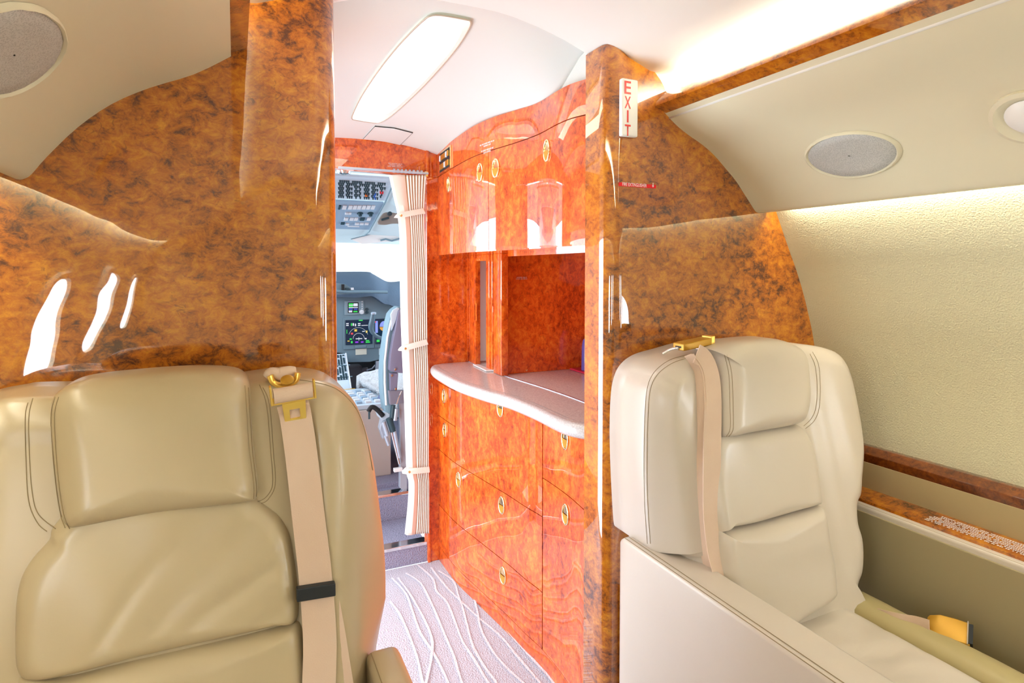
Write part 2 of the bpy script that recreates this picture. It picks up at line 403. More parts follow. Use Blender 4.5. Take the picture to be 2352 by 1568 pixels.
# left vestibule wall with the open cabin door
m = MB(); m.box((-.52, YK, 0), (-.45, 1.46, 2.1)); m.box((-.52, 2.6, 0), (-.45, YD, 2.1)); m.box((-.52, 1.46, 1.56), (-.45, 2.6, 2.1))
struct(m.build('wall_entry', CEILV))
# wall to the cockpit: header, right panel, left panel
hd = [(x, YD, z) for x, z in ((-.5,1.79),(.30,1.787),(.40,1.785),(.60,1.779),(.795,1.772),(1.6,1.772),(1.6,2.0),(-.5,2.0))]
wf = struct(MB().prism(hd, (0, .05, 0)).build('wall_cockpit', BURLG, bevel=.002))
MB().box((.793, YD-.004, 0), (1.6, YD+.046, 1.772)).build('side_panel', BURLG, wf, bevel=.003)
MB().box((-.5, YD, 0), (.15, YD+.05, 1.785)).build('side_panel', BURLG, wf, bevel=.003)
MB().box((.788, YD-.012, 0), (.800, YD+.05, 1.90)).build('door_jamb', BURLG, wf, bevel=.003)

def lettering(name, lines, P0, ux, uz, h, parent, seed=1, mat=None, center=True, gap=.55):
    """rows of tiny printed characters too small to read: short strokes"""
    rnd = random.Random(seed); m = MB(); P0 = Vector(P0); ux = Vector(ux).normalized(); uz = Vector(uz).normalized(); nrm = ux.cross(uz).normalized()*.0004
    for i, L_ in enumerate(lines):
        x = -L_/2 if center else 0
        end = x+L_
        while x < end:
            wd = h*rnd.choice((1.5, 2.5, 3.5, 4.5, 6)); q = min(end, x+wd)
            while x < q:
                cw = h*.55; zc_ = -i*h*(1+gap); k = rnd.random()
                for (a, b, c, d) in ((.0, .0, .22, 1), (.0, .8 if k > .4 else 0, .8, 1 if k > .4 else .2), (.58, .0 if k > .3 else .4, .8, 1)):
                    p = [P0+ux*(x+cw*u)+uz*(zc_+h*v)+nrm for u, v in ((a, b), (c, b), (c, d), (a, d))]
                    m.add(p, [(0, 1, 2, 3)])
                x += cw*1.2
            x += h*.6
    return m.build(name, mat or INKW, parent, kind='stuff')
p = at(908, 377, Y=YD-.002); lettering('placard_lettering', [.062, .052, .068], p, (1,0,0), (0,0,1), .0042, wf, 3)

# ------------------------------------------------------------------ steps at the cockpit door
def step(name, y0, y1, z, label, x0=.15, x1=.788):
    t = thing(name, (.47, y0, 0), label, 'step')
    MB().box((x0, y0, 0), (x1, y1, z)).build('tread', CARPETB, t)
    MB().box((x0, y0-.006, z-.004), (x1, y0+.05, z+.012)).build('nosing', CHROME, t, bevel=.002)
step('carpeted_step', 2.656, 2.98, .085, 'lavender carpeted step with metal nosing below the cream curtain')
step('carpeted_step', 2.985, 3.12, .21, 'second carpeted step with metal nosing at the cockpit threshold')

# ------------------------------------------------------------------ vestibule lamp and hatch in ceiling
def on_vc(x, y, off=0):
    d = ray(x, y); lo, hi = .6, 4.0
    for _ in range(60):
        s = (lo+hi)/2; p = Vector((0, 0, EYE))+d*s
        if p.z < vz(p.x, min(p.y, YD))-off: lo = s
        else: hi = s
    return Vector((0, 0, EYE))+d*lo
lo_ = [(988,37),(1012,35),(1070,45),(1081,50),(1078,64),(1060,95),(1035,128),(1000,168),(965,205),(925,243),(897,267),(876,280),(858,282),(818,276),(808,272),(812,258),(828,225),(850,190),(880,148),(915,105),(950,68),(975,45)]
lamp = thing('ceiling_lamp', on_vc(940, 160), 'long curved backlit lamp recessed in the white vestibule ceiling', 'lamp')
ring = [on_vc(x, y, .006) for x, y in cat(lo_, 3, True)]
cen = sum(ring, Vector())/len(ring)
n_ = len(ring)
ringi = []
inn = [(lerp(x, 945, .0)+0, y) for x, y in lo_]
# glowing lens
def scale_px(pts, s, c): return [(c[0]+(x-c[0])*s, c[1]+(y-c[1])*s) for x, y in pts]
in1 = [on_vc(x, y, .012) for x, y in cat(scale_px(lo_, .84, (950, 165)), 3, True)]
in2 = [on_vc(x, y, .014) for x, y in cat(scale_px(lo_, .45, (950, 165)), 3, True)]
c0 = on_vc(950, 165, .014)
MB().grid([ring, in1], cu=True).build('lens_rim', LENSR, lamp, smooth=60)
mm_ = MB().grid([in1, in2], cu=True); b_ = len(mm_.v); mm_.v += [tuple(p) for p in in2]+[tuple(c0)]; mm_.f += [[b_+i, b_+(i+1) % n_, b_+n_] for i in range(n_)]; mm_.mi += [0]*n_
mm_.build('lens', LENS, lamp, smooth=60)
MB().tube(ring, .0022, 6, closed=True).build('bezel', M('thin_bronze_edge', (.45,.38,.30), .4), lamp)
# access hatch
hq = [(861,290),(905,294),(948,305),(919,333),(877,324),(834,319)]
hp = [on_vc(x, y, .003) for x, y in hq]
hatch = MB().prism(hp, (0, 0, .004)).build('ceiling_hatch', CEILV); tag(hatch, 'small flush access hatch in the white ceiling beyond the long lamp', 'hatch')
MB().tube(hp[:3], .002, 5).build('joint', DARK, hatch); MB().tube([hp[0], hp[5]], .001, 5).build('joint', DARK, hatch); MB().tube([hp[2], hp[3]], .0006, 5).build('joint', DARK, hatch)

# ------------------------------------------------------------------ galley
low = cat([(2.65,.842),(2.43,.845),(2.22,.870),(2.0,.898),(1.87,.910),(1.76,.924),(1.60,.922),(1.46,.907),(YK+.001,.903)], 8)
cnt = cat([(2.645,.84),(2.625,.802),(2.56,.780),(2.45,.768),(2.2,.764),(2.0,.792),(1.85,.826),(1.68,.838),(1.53,.836),(1.46,.845),(YK+.001,.872)], 8)
upc = cat([(2.645,.842),(2.50,.832),(2.373,.822),(2.138,.812),(1.991,.823),(1.82,.851),(1.684,.863),(1.55,.854),(1.47,.856),(YK+.001,.874)], 8)
def cvX(cv, Y):
    for (ya, xa), (yb, xb) in zip(cv, cv[1:]):
        if (ya-Y)*(yb-Y) <= 0 and ya != yb: return lerp(xa, xb, (Y-ya)/(yb-ya))
    return cv[-1][1] if Y < cv[-1][0] else cv[0][1]
def cframe(cv, Y):
    a, b = Vector((cvX(cv, Y+.02), Y+.02, 0)), Vector((cvX(cv, Y-.02), Y-.02, 0))
    t = (b-a).normalized(); n = Vector((0, 0, 1)).cross(t); n = -n if n.x > 0 else n
    return Vector((cvX(cv, Y), Y, 0)), t, n
def cpanel(cv, y0, y1, z0, z1, front=0.0, thick=.018, mb=None, g=.0016, ztop=None):
    y0, y1 = max(y0, y1)-g, min(y0, y1)+g; z0 += g; z1 -= g
    mb = mb or MB(); n = max(3, int((y0-y1)/.025)); rows = []
    for i in range(n+1):
        Y = lerp(y0, y1, i/n); p, t, nn = cframe(cv, Y)
        f = p+nn*front; b = p-nn*(thick-front)
        if ztop: z1 = ztop(Y)
        rows.append([f+Vector((0,0,z0)), f+Vector((0,0,z1)), b+Vector((0,0,z1)), b+Vector((0,0,z0))])
    k = len(mb.v); mb.grid(rows, cu=True); mb.f += [[k, k+1, k+2, k+3], [k+n*4+q for q in (3,2,1,0)]]; mb.mi += [0, 0]
    return mb
def pull(cv, x, y, parent, s=1.0, mat=None):
    """oval gold ring pull let into the veneer"""
    p = on_curve(cv, x, y); q, t, n = cframe(cv, p.y); c = Vector((q.x, q.y, p.z))+n*.0005
    m = MB(); h, w2 = .031*s, .020*s
    el = lambda a, k=1: t*math.cos(a)*w2*k+Vector((0,0,1))*math.sin(a)*h*k
    m.tube([c+n*.0015+el(2*math.pi*i/28) for i in range(28)], .0036, 8, closed=True)
    pr = m.build('ring_pull', BRASS, parent, smooth=50)
    m = MB()
    for a0, a1, dp in ((0, math.pi, .0008), (math.pi, 2*math.pi, .0030)):
        f = [c+n*dp+el(lerp(a0, a1, i/14), .88) for i in range(15)]
        m = MB().add(f, [list(range(15))]); m.build('upper_cup' if a0 == 0 else 'lower_cup', BRASS if a0 == 0 else GOLDD, parent)
    return pr
bc = thing('galley_base_cabinet', (.95, 2.0, 0), 'curved glossy burl base cabinet under the grey worktop', 'cabinet')
bd = cpanel(low, 2.648, YK+.002, .0, .875, front=-.006, thick=.40); bd.build('carcass', GROOVE, bc)
cpanel(low, 2.648, YK+.002, -.001, .0675, front=-.001, thick=.02).build('plinth', BURLG, bc, smooth=40)
cpanel(low, 2.648, 2.42, .834, .8755).build('top_rail', BURLG, bc, smooth=40)
def front_(name, y0, y1, z0, z1, pulls):
    o = cpanel(low, y0, y1, z0, z1).build(name, BURLG, bc, smooth=40)
    for px_, py_ in pulls: pull(low, px_, py_, o)
front_('drawer', 2.648, 2.42, .68, .834, [(1020.6, 909)])
front_('drawer', 2.648, 2.42, .522, .68, [(1022, 987)])
front_('drawer', 2.648, 1.765, .264, .522, [(1054, 1101), (1153, 1160)])
front_('drawer', 2.648, 1.765, .0675, .264, [(1156, 1321)])
front_('door', 2.42, 1.765, .522, .8755, [(1150, 937)])
front_('door', 1.763, YK+.003, .655, .8755, [(1299, 1008)])
front_('door', 1.763, YK+.003, .0675, .655, [(1300, 1181)])

# worktop with rounded nosing
ws = []
for i in range(61):
    Y = lerp(2.648, YK+.002, i/60); p, t, n = cframe(cnt, Y)
    if Y > 2.62: p = Vector((cvX(cnt, Y), Y, 0)); n = Vector((-1, .5, 0)).normalized()
    r_ = []
    for a in range(0, 181, 20):
        q = p+n*(.022*math.sin(R(a))-.022)+Vector((0, 0, .898+.022*math.cos(R(a)))); r_.append(q)
    r_ += [Vector((1.5, Y, .876)), Vector((1.5, Y, .92))]
    ws.append(r_)
m = MB().grid(ws, cu=True); L_ = len(ws[0]); m.f += [list(range(L_)), [60*L_+i for i in range(L_)]]; m.mi += [0, 0]
wt = m.build('galley_worktop', STONE, smooth=40); tag(wt, 'grey speckled worktop with rounded nosing and curved front edge', 'worktop')
trk = cat([(2.64,.992),(2.232,.99),(2.1,1.0),(1.958,1.013),(1.8,1.022),(1.657,1.024),(YK+.01,1.02)], 6)
ribbon([(x, y, .921) for y, x in trk], .008, (1, 0, 0), .001).build('door_track', SILVER, wt)
# fine groove line behind nosing
ribbon([(cvX(cnt, lerp(2.6, 1.42, i/40))+.035, lerp(2.6, 1.42, i/40), .9203) for i in range(41)], .0016, (1,0,0), .0003).build('joint', M('worktop_joint', (.30,.27,.26), .5), wt)

# niche behind the worktop
gn = thing('galley_niche', (1.1, 2.0, .92), 'open burl niche with sliding door posts above the worktop', 'cabinet')
MB().box((1.0, 2.25, .921), (1.52, 2.262, 1.418)).build('back_panel', BURLG, gn)
MB().box((1.5, YK+.02, .921), (1.52, 2.25, 1.418)).build('side_panel', BURLG, gn)
def post(x0, y0, x1, y1, nm='post', z1=1.418): return MB().box((x0, y0, .9215), (x1, y1, z1)).build(nm, BURLG, gn, bevel=.004, smooth=40)
def ypx(px_, X): return at(px_, 800, X=X).y
def fpost(a, b, X=.975, d=.025, nm='post', z0=.9215, z1=1.418):
    return MB().box((X, ypx(b, X), z0), (X+d, ypx(a, X), z1)).build(nm, BURLG, gn, bevel=.003, smooth=40)
fpost(1063, 1074, .985); fpost(1075.5, 1078.5, .992, .01, 'door_edge'); fpost(1079.5, 1092, .985)
fpost(1116, 1124, .980); fpost(1125.5, 1131, .985, .012, 'door_edge'); fpost(1133, 1152, .972, .03)
fpost(1079, 1118, .990, .012, 'cross_rail', 1.39, 1.418)
fpost(1127, 1132, .968, .006, 'door_grip', 1.09, 1.20); fpost(1090, 1094, .985, .006, 'door_grip', 1.12, 1.20)
wx0, wx1 = at(1100, 700, Y=2.60).x, at(1120, 700, Y=2.60).x
MB().box((wx0, 2.60, .925), (wx1+.06, 2.61, 1.40)).build('cream_board', WHITEP, gn, label='white board standing inside the narrow opening')
MB().box((1.0, YK+.01, 1.405), (1.5, 2.25, 1.418)).build('soffit', BURLG, gn)
for x, y in ((1217, 586), (1209, 849)):
    p = at(x, y, Y=2.249); MB().lathe(p, (0,-1,0), [(.0045,0),(.0045,.003),(.001,.004)], 12).build('screw_cap', BRASS, gn)
lettering('placard_lettering', [.045, .052], at(1198, 638, Y=2.2495), (1,0,0), (0,0,1), .004, gn, 5)

# napkin / paper on the worktop by the opening
p = at(1108, 828, Z=.924)
nap = MB().prism([Vector((.955,2.34,.9215)), Vector((.99,2.33,.9215)), Vector((.985,2.5,.9215)), Vector((.965,2.52,.9215))], (0,0,.006)).build('folded_napkin', WHITEP, bevel=.001); tag(nap, 'white folded napkin on the worktop between the sliding door posts', 'napkin')
# tray, glasses, bottle
tray = MB().box((1.30, 2.0, .921), (1.49, 2.235, .929)).build('serving_tray', RUBY, bevel=.003); tag(tray, 'red serving tray at the back of the galley niche', 'tray')
def glass(x, y, h=.10, r=.027, mat=GLASS, nm='tumbler'):
    return MB().lathe((x, y, .930), (0,0,1), [(r*.8,0),(r,h),(r*.93,h),(r*.74,.006),(.001,.006)], 20).build(nm, mat, smooth=50)
for i, (x, y) in enumerate(((1.385, 2.17), (1.43, 2.12), (1.40, 2.07), (1.46, 2.19))):
    tag(glass(x, y), ('clear tall tumbler next to the blue bottle on the red tray', 'clear tall tumbler in the middle of the red tray', 'clear tall tumbler nearest the cabin on the red tray', 'clear tall tumbler in the far right corner of the red tray')[i], 'glass', 'tumblers on the red tray')
b = MB().lathe((1.343, 2.155, .930), (0,0,1), [(.028,0),(.026,.10),(.022,.125),(.012,.135),(.012,.15),(.001,.152)], 24).build('blue_bottle', BLUEG, smooth=50)
tag(b, 'blue glass bottle at the right end of the galley niche', 'bottle')

# upper cabinets
uc = thing('galley_upper_cabinet', (.95, 2.0, 1.42), 'curved glossy burl wall cabinet hung above the niche', 'cabinet')
ZB, ZS = 1.420, 1.772
cpanel(upc, 2.648, YK+.002, ZB-.002, 1.855, front=-.006, thick=.5).build('carcass', GROOVE, uc)
cpanel(upc, 2.648, YK+.002, ZB-.004, ZB+.004, front=-.001, thick=.48).build('underside', BURLG, uc)
cpanel(upc, 2.648, YK+.002, ZS, 1.98, ztop=lambda Y: lerp(1.868, min(1.885, vz(cvX(upc, Y), Y)+.004), sst(1.55, 2.0, Y))).build('fascia', BURLG, uc, smooth=40)
yA = on_curve(upc, 1041, 480).y; yB2 = on_curve(upc, 1122, 470).y
for y0, y1, pl in ((2.648, yA, [(1031, 424)]), (yA, yB2, [(1103, 396)]), (yB2, YK+.002, [(1139, 386), (1256.5, 346)])):
    o = cpanel(upc, y0, y1, ZB, ZS).build('door', BURLG, uc, smooth=40)
    for a, b in pl: pull(upc, a, b, o)
p = on_curve(upc, 1119, 334); q, t, n = cframe(upc, p.y)
lettering('placard_lettering', [.105, .05, 0, .085, .05], Vector((q.x, q.y, p.z+.006))+n*.0004, t, (0,0,1), .005, uc, 8)
# gold switch panel on the fascia
c4 = [on_curve(upc, *q_) for q_ in ((1010,355),(1036,340),(1039,380),(1012,397))]
pc = sum(c4, Vector())/4; q, t, n = cframe(upc, pc.y)
sp = thing('switch_panel', Vector((q.x, q.y, pc.z))+n*.001, 'small gold switch panel at the cockpit end of the upper fascia', 'switch panel')
wS = (c4[1]-c4[0]).length/2; hS = .048
cc = Vector((q.x, q.y, pc.z))
MB().obox(cc+n*.003, t*wS, n*.003, (0,0,hS)).build('face_plate', BRASS, sp, bevel=.0015)
MB().obox(cc+n*.0062, t*wS*.86, n*.0006, (0,0,hS*.84)).build('black_field', DARK, sp)
for r_ in range(2):
    for k in range(6):
        cx_ = (k-2.5)/6*wS*1.62; cz = (hS*.38, -hS*.42)[r_]
        MB().obox(cc+n*.009+t*cx_+Vector((0,0,cz)), t*wS*.09, n*.0025, (0,0,hS*.24)).build('button', GOLD if (k+r_) % 4 else KEYW, sp)

# ------------------------------------------------------------------ curtain in the cockpit doorway
cur = thing('door_curtain', (.74, 2.62, .1), 'cream pleated curtain tied back at the right of the cockpit doorway', 'curtain')
YCu = 2.615
ledge = cat([(895,402),(905,450),(914,490),(919,540),(920,620),(921,700),(924,790),(928,880),(931,960),(935,1080),(940,1110),(938,1160),(931,1228)], 6)
redge = cat([(978,402),(975,450),(973,490),(975,560),(978,620),(980,700),(981,790),(983,880),(984,960),(984,1080),(985,1110),(985,1160),(985,1224)], 6)
rows = []; NP = 7
for (lx, ly), (rx, ry) in zip(ledge, redge):
    row = []
    wide = lerp(.42, .42, 0)
    for k, (u, d_) in enumerate([(0, .010), (.06, -.004), (.24, -.008), (.42, .0)]+[(.42+.58*(j+1)/(2*NP), (.0035 if j % 2 == 0 else -.003)) for j in range(2*NP)]):
        x = lerp(lx, rx, u); y = lerp(ly, ry, u)
        p = at(x, y, Y=YCu); p.y += d_; row.append(p)
    rows.append(row)
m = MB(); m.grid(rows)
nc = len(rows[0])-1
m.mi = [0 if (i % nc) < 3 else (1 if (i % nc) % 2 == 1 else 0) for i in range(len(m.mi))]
o = m.build('drape', [CURT, CURT_SHADED], cur, smooth=30); solid(o, .002, 0)
for (xa, ya), (xb, yb) in (((913,495),(974,484)), ((923,800),(981,785)), ((932,1082),(986,1078))):
    a, b = at(xa, ya, Y=YCu-.014), at(xb, yb, Y=YCu-.010); mid = (a+b)/2
    sgl = (b-a).normalized()
    tb = MB().tube([a+Vector((0,.03,0)), a+Vector((-.006,.006,0)), a+Vector((.006,-.003,0)), mid+Vector((0,-.004,0)), b, b+Vector((.004,.03,0))], .013, 8, flat=.15).build('tieback', CURT, cur, smooth=50)
    MB().lathe(a+Vector((.012,-.014,0)), (0,-1,0), [(.006,0),(.006,.003),(.002,.005)], 12).build('snap', BRASS, tb, smooth=40)
for k in range(8):
    x = lerp(905, 968, k/7); a = at(x, lerp(398, 402, k/7), Y=YCu+.003)
    MB().lathe(a+Vector((0,0,.012)), (1,0,0), [(.002,-.004),(.009,-.004),(.009,.004),(.002,.004)], 12).build('track_roller', ALU, cur)
MB().box((.40, YCu-.004, 1.778), (.79, YCu+.012, 1.786)).build('curtain_rail', ALU, cur)
hk = at(979, 400, Y=2.64); MB().obox(hk, (.008,0,0), (0,.004,0), (0,0,.012)).build('hook', BRASS, cur, bevel=.002)

# ------------------------------------------------------------------ signs on the right bulkhead
es = thing('exit_sign', at(1439, 249, Y=YB), 'white vertical plate with red EXIT letters on the right bulkhead', 'sign')
a, b = at(1421, 182, Y=YB), at(1457, 318, Y=YB)
MB().box((a.x, YB-.016, b.z), (b.x, YB-.0005, a.z)).build('plate', WHITEP, es, bevel=.005, seg=3, smooth=40)
def text(s, c, h, mat, parent, name='letter', wd=None, ux=Vector((1,0,0)), uz=Vector((0,0,1)), bold=.0):
    cu = bpy.data.curves.new('t', 'FONT'); cu.body = s; cu.size = 1; cu.extrude = 0; cu.align_x = 'CENTER'; cu.offset = bold
    to = bpy.data.objects.new('t', cu); scene.collection.objects.link(to)
    dg = bpy.context.evaluated_depsgraph_get(); me = bpy.data.meshes.new_from_object(to.evaluated_get(dg))
    bpy.data.objects.remove(to); bpy.data.curves.remove(cu)
    xs = [v.co.x for v in me.vertices]; ys = [v.co.y for v in me.vertices]
    sx0, sx1, sy0, sy1 = min(xs), max(xs), min(ys), max(ys); sc = h/(sy1-sy0); scx = (wd/(sx1-sx0)) if wd else sc
    for v in me.vertices:
        v.co = Vector(c)+ux*((v.co.x-(sx0+sx1)/2)*scx)+uz*((v.co.y-(sy0+sy1)/2)*sc)
    me.name = name
    return put(name, me, mat, parent)
for ch, (y0, y1) in zip('EXIT', ((186, 216), (221, 249), (253, 281), (286, 312))):
    c = at(1442, (y0+y1)/2, Y=YB-.0168); hh = at(1442, y0, Y=YB-.0168).z-at(1442, y1, Y=YB-.0168).z
    text(ch, c, hh, REDL, es, bold=.012, wd=hh*(.62 if ch != 'I' else .17))
fp = thing('fire_extinguisher_placard', at(1463, 424, Y=YB), 'small red FIRE EXTINGUISHER placard with down arrow on the right bulkhead', 'sign')
a, b = at(1421, 415, Y=YB), at(1506, 433, Y=YB)
MB().box((a.x, YB-.0015, b.z), (b.x, YB-.0003, a.z-.004)).build('plate', RED, fp)
c = at(1458, 424.3, Y=YB-.0017); text('FIRE EXTINGUISHER', c, .0088, INKW, fp, 'lettering', wd=.077, bold=.008)
c = at(1500, 425, Y=YB-.0017); MB().add([c+Vector(v) for v in ((-.001,0,.006),(.001,0,.006),(.001,0,-.001),(.0035,0,-.001),(0,0,-.0065),(-.0035,0,-.001),(-.001,0,-.001))], [list(range(7))]).build('arrow', INKW, fp)

# ------------------------------------------------------------------ speakers in the valances
def speaker(prof, c, rx, ry, label, grp):
    """oval grille set flush into the sloping valance; c pixel centre"""
    p0 = on_sect(prof, *c)
    i = min(range(len(prof)-1), key=lambda k: abs((prof[k][0]+prof[k+1][0])/2-p0.x))
    a, b = Vector((prof[max(0,i-1)][0], 0, prof[max(0,i-1)][1])), Vector((prof[min(len(prof)-1,i+2)][0], 0, prof[min(len(prof)-1,i+2)][1]))
    v = (b-a).normalized(); u = Vector((0, 1, 0)); n = v.cross(u)
    if n.dot(Vector((0,0,EYE))-p0) < 0: n = -n
    t = thing('valance_speaker', p0, label, 'speaker', grp)
    def onv(du, dv, off):
        # follow the valance: walk along profile
        q = p0+v*dv; best = min(((Vector((x,0,z))-Vector((q.x,0,q.z))).length, x, z) for x, z in fine)
        return Vector((best[1], p0.y+du, best[2]))+n*off
    fine = []
    for (xa, za), (xb, zb) in zip(prof, prof[1:]):
        for k in range(12): fine.append((lerp(xa, xb, k/12), lerp(za, zb, k/12)))
    for nm, prs, mt in (('surround', [(1.10,.0005),(1.07,.005),(1.03,.007),(1.0,.004),(.99,.0025)], CREAM), ('grille', [(.995,.0025),(.97,.0045),(.7,.0055),(.35,.006),(.02,.006)], GREYM)):
        rows = [[onv(math.cos(a_)*rx*k, math.sin(a_)*ry*k, off) for a_ in [2*math.pi*j/56 for j in range(56)]] for k, off in prs]
        MB().grid(rows, cu=True).build(nm, mt, t, smooth=60)
    return t
gm = GREYM.node_tree; vo = gm.nodes.new('ShaderNodeTexVoronoi'); vo.inputs['Scale'].default_value = 420; tc = gm.nodes.new('ShaderNodeTexCoord'); gm.links.new(tc.outputs['Object'], vo.inputs['Vector'])
mr_ = gm.nodes.new('ShaderNodeMapRange'); mr_.inputs[1].default_value = .1; mr_.inputs[2].default_value = .6; gm.links.new(vo.outputs['Distance'], mr_.inputs[0])
mx = gm.nodes.new('ShaderNodeMix'); mx.data_type = 'RGBA'; mx.inputs[6].default_value = (.34,.35,.34,1); mx.inputs[7].default_value = (.52,.53,.51,1); gm.links.new(mr_.outputs[0], mx.inputs[0]); gm.links.new(mx.outputs[2], gm.nodes['Principled BSDF'].inputs['Base Color'])
VR, VL = cat(val_R, 3), cat(val_L, 3)
speaker(VR, (1953, 354), .105, .062, 'oval grey speaker grille in the right overhead valance', None)
speaker(VL, (22, 118), .105, .062, 'oval grey speaker grille in the left overhead valance', None)
# gasper / reading light at the right edge
p = on_sect(VR, 2352+18, 268)
rl = thing('reading_light', p, 'round cream reading light bezel at the right end of the valance', 'light')
n = Vector((-.62, 0, -.78)).normalized()
MB().lathe(p, n, [(.062,0),(.062,.006),(.054,.009),(.046,.004),(.040,-.0)], 40).build('bezel', CREAM, rl, smooth=50)
MB().lathe(p+n*.001, n, [(.040,.0),(.034,.006),(.015,.010),(.001,.010)], 32).build('lens', WHITEP, rl, smooth=50)

# ------------------------------------------------------------------ windows of the cabin behind
k = 1
for mr, sgn in ((False, 1), (True, -1)):
    for wy in (.20, -.60, -1.40):
        m = MB(); pr = []
        for j in range(13):
            z = lerp(1.0, 1.32, j/12); x = cvX([(a[1], a[0]) for a in wp[::-1]], z); pr.append((x, z))
        if mr: pr = mir(pr)
        hw = .16
        def wpt(a, kx, off):
            cz, cx_ = 1.16, 0
            zz = 1.16+.16*kx*math.copysign(abs(math.sin(a))**.6, math.sin(a)); yy = wy+hw*kx*math.copysign(abs(math.cos(a))**.6, math.cos(a))
            xx = cvX([(q_[1], q_[0]) for q_ in (wp[::-1])], zz); xx = (2*XC-xx if mr else xx)-sgn*off
            return (xx, yy, zz)
        fr = MB().grid([[wpt(2*math.pi*i/40, kx, off) for i in range(40)] for kx, off in ((1.14,.001),(1.10,.018),(1.0,.018),(.98,.005))], cu=True).build('window_%d' % k, CREAM, smooth=50)
        struct(fr)
        MB().grid([[wpt(2*math.pi*i/40, kx, .006) for i in range(40)] for kx in (1.0,.5,.02)], cu=True).build('pane', SHADE, fr, smooth=50)
        k += 1

# ------------------------------------------------------------------ seats
def seat_surface(x0, x1, ytop, lean=.27, right=0):
    def Fs(x, z):
        s = sst(x0-.0, x0+.13, x)*lerp(right, 1, sst(x1+.0, x1-.13, x))
        return ytop-lean*max(0, 1.18-z)*s
    return Fs
def hit(Fs, x, y):
    d = ray(x, y); lo, hi = .3, 3.0
    for _ in range(50):
        s = (lo+hi)/2; p = Vector((0, 0, EYE))+d*s
        if p.y < Fs(p.x, p.z): lo = s
        else: hi = s
    return Vector((0, 0, EYE))+d*lo
def pillow(Fs, pts, T, Rr, depth, cen=None, wr=None, n=6, rings=26, base=.0, p=2.2, yback=None):
    """upholstered pad: outline pts (x,z) on surface Fs, puffed by T over a rim radius Rr, sides going back by depth"""
    out = cat(pts, n, True); N = len(out)
    c = cen or (sum(q[0] for q in out)/N, sum(q[1] for q in out)/N)
    rows = []
    for j in range(rings+1):
        t = 1-(1-j/rings)**1.8 if j < rings else 1
        row = []
        for x, z in out:
            L_ = math.hypot(x-c[0], z-c[1]); X = lerp(c[0], x, t); Z = lerp(c[1], z, t)
            d_ = min(1, L_*(1-t)/Rr); h = base+T*(1-(1-d_)**p)**(1/p)
            if wr: h += wr(X, Z)*d_
            row.append((X, Fs(X, Z)-h, Z))
        rows.append(row)
    back = []
    for f in (.25, .6, 1.0):
        row = []
        for x, z in out:
            y0 = Fs(x, z)-base; y1 = y0+depth if yback is None else yback
            k_ = 1-.0*f; row.append((x, lerp(y0, y1, f), z))
        back.append(row)
    # rounded back rim then close
    lr = []
    for x, z in out:
        y1 = back[-1][0][1] if yback is not None else Fs(x, z)-base+depth
        lr.append((lerp(c[0], x, .93), y1+.012, lerp(c[1], z, .93)))
    m = MB().grid(rows+back+[lr], cu=True)
    m.f.append([(rings+4)*N+i for i in range(N)]); m.mi.append(0)
    return m
def seam(Fs, pix, off, r=.0011, n=6):
    pts = [hit(Fs, x, y) for x, y in cat(pix, n)]
    return MB().tube([p+Vector((0, -off, 0)) for p in pts], r, 5)
def wrinkle(seed, amp, sc=(7, 22), ang=0):
    o = Vector((seed*3.1, seed*1.7, 0)); ca, sa = math.cos(ang), math.sin(ang)
    def f(x, z):
        u, v = x*ca+z*sa, -x*sa+z*ca
        q = noise.noise(Vector((u*sc[0], v*sc[1], 0))+o)
        return amp*(abs(q)*-1.6+.5*noise.noise(Vector((x*5, z*5, 3))+o))
    return f

from mathutils.bvhtree import BVHTree
def stitch(objs, lines, parent, r=.0006, n=6):
    """sewn seams lying on the upholstery: each traced line is dropped onto the real meshes"""
    tr = []
    for o in objs:
        off = wl(o); me = o.data; tr.append(BVHTree.FromPolygons([v.co+off for v in me.vertices], [list(p.vertices) for p in me.polygons]))
    m = MB(); eye = Vector((0, 0, EYE))
    for l in lines:
        pts = []
        for x, y in cat(l, n):
            d = ray(x, y).normalized(); best = None
            for t in tr:
                loc, nr, idx, dist = t.ray_cast(eye, d)
                if loc and (best is None or dist < best[2]): best = (loc, nr if nr.dot(d) < 0 else -nr, dist)
            if best: pts.append(best[0]+best[1]*.0004)
        if len(pts) > 2: m.tube(pts, r, 5)
    return m.build('stitching', STITCH, parent, kind='stuff')
# ---- left seat
FL = seat_surface(-.49, .255, 1.13)
ls = thing('cabin_seat', (-.12, 1.0, 0), 'tan leather cabin seat on the left, buckle tongue hanging on its belt', 'seat')
def H(F_, l): return [(p.x, p.z) for p in (hit(F_, *q) for q in l)]
rs = [(634,868),(687,866),(744,872),(782,890),(812,920),(834,973),(855,1058),(872,1178),(882,1273),(884,1350),(880,1385)]
rr = H(lambda x, z: 1.13, rs)
hr = [(191,877),(286,865),(429,854),(525,856),(560,868),(575,892),(577,939),(584,1035),(594,1116),(591,1144),(579,1156),(477,1171),(358,1187),(238,1207),(167,1219),(148,1215),(136,1197),(122,1116),(112,1011),(109,944),(116,915),(143,893)]
def Hf(F_, off, l): return H(lambda a, b: F_(a, b)-off, l)
hrp = Hf(FL, .055, hr); hc = (min(q[0] for q in hrp)+max(q[0] for q in hrp))/2
topm = [(hc+.20, rr[0][1]-.006), (hc, rr[0][1]-.02), (hc-.20, rr[0][1]-.006)]
shell = topm[::-1][1:2]
shell = [(hc, rr[0][1]-.012)]+rr+[(rr[-1][0]-.03, .60), (rr[-1][0]-.05, .45), (hc, .44)]
shell = shell+[(2*hc-x, z) for x, z in shell[1:-1][::-1]]
def bol(x, z):
    u = abs(x-hc); return .014*sst(.20, .27, u)-.012*(1-sst(.19, .24, u))
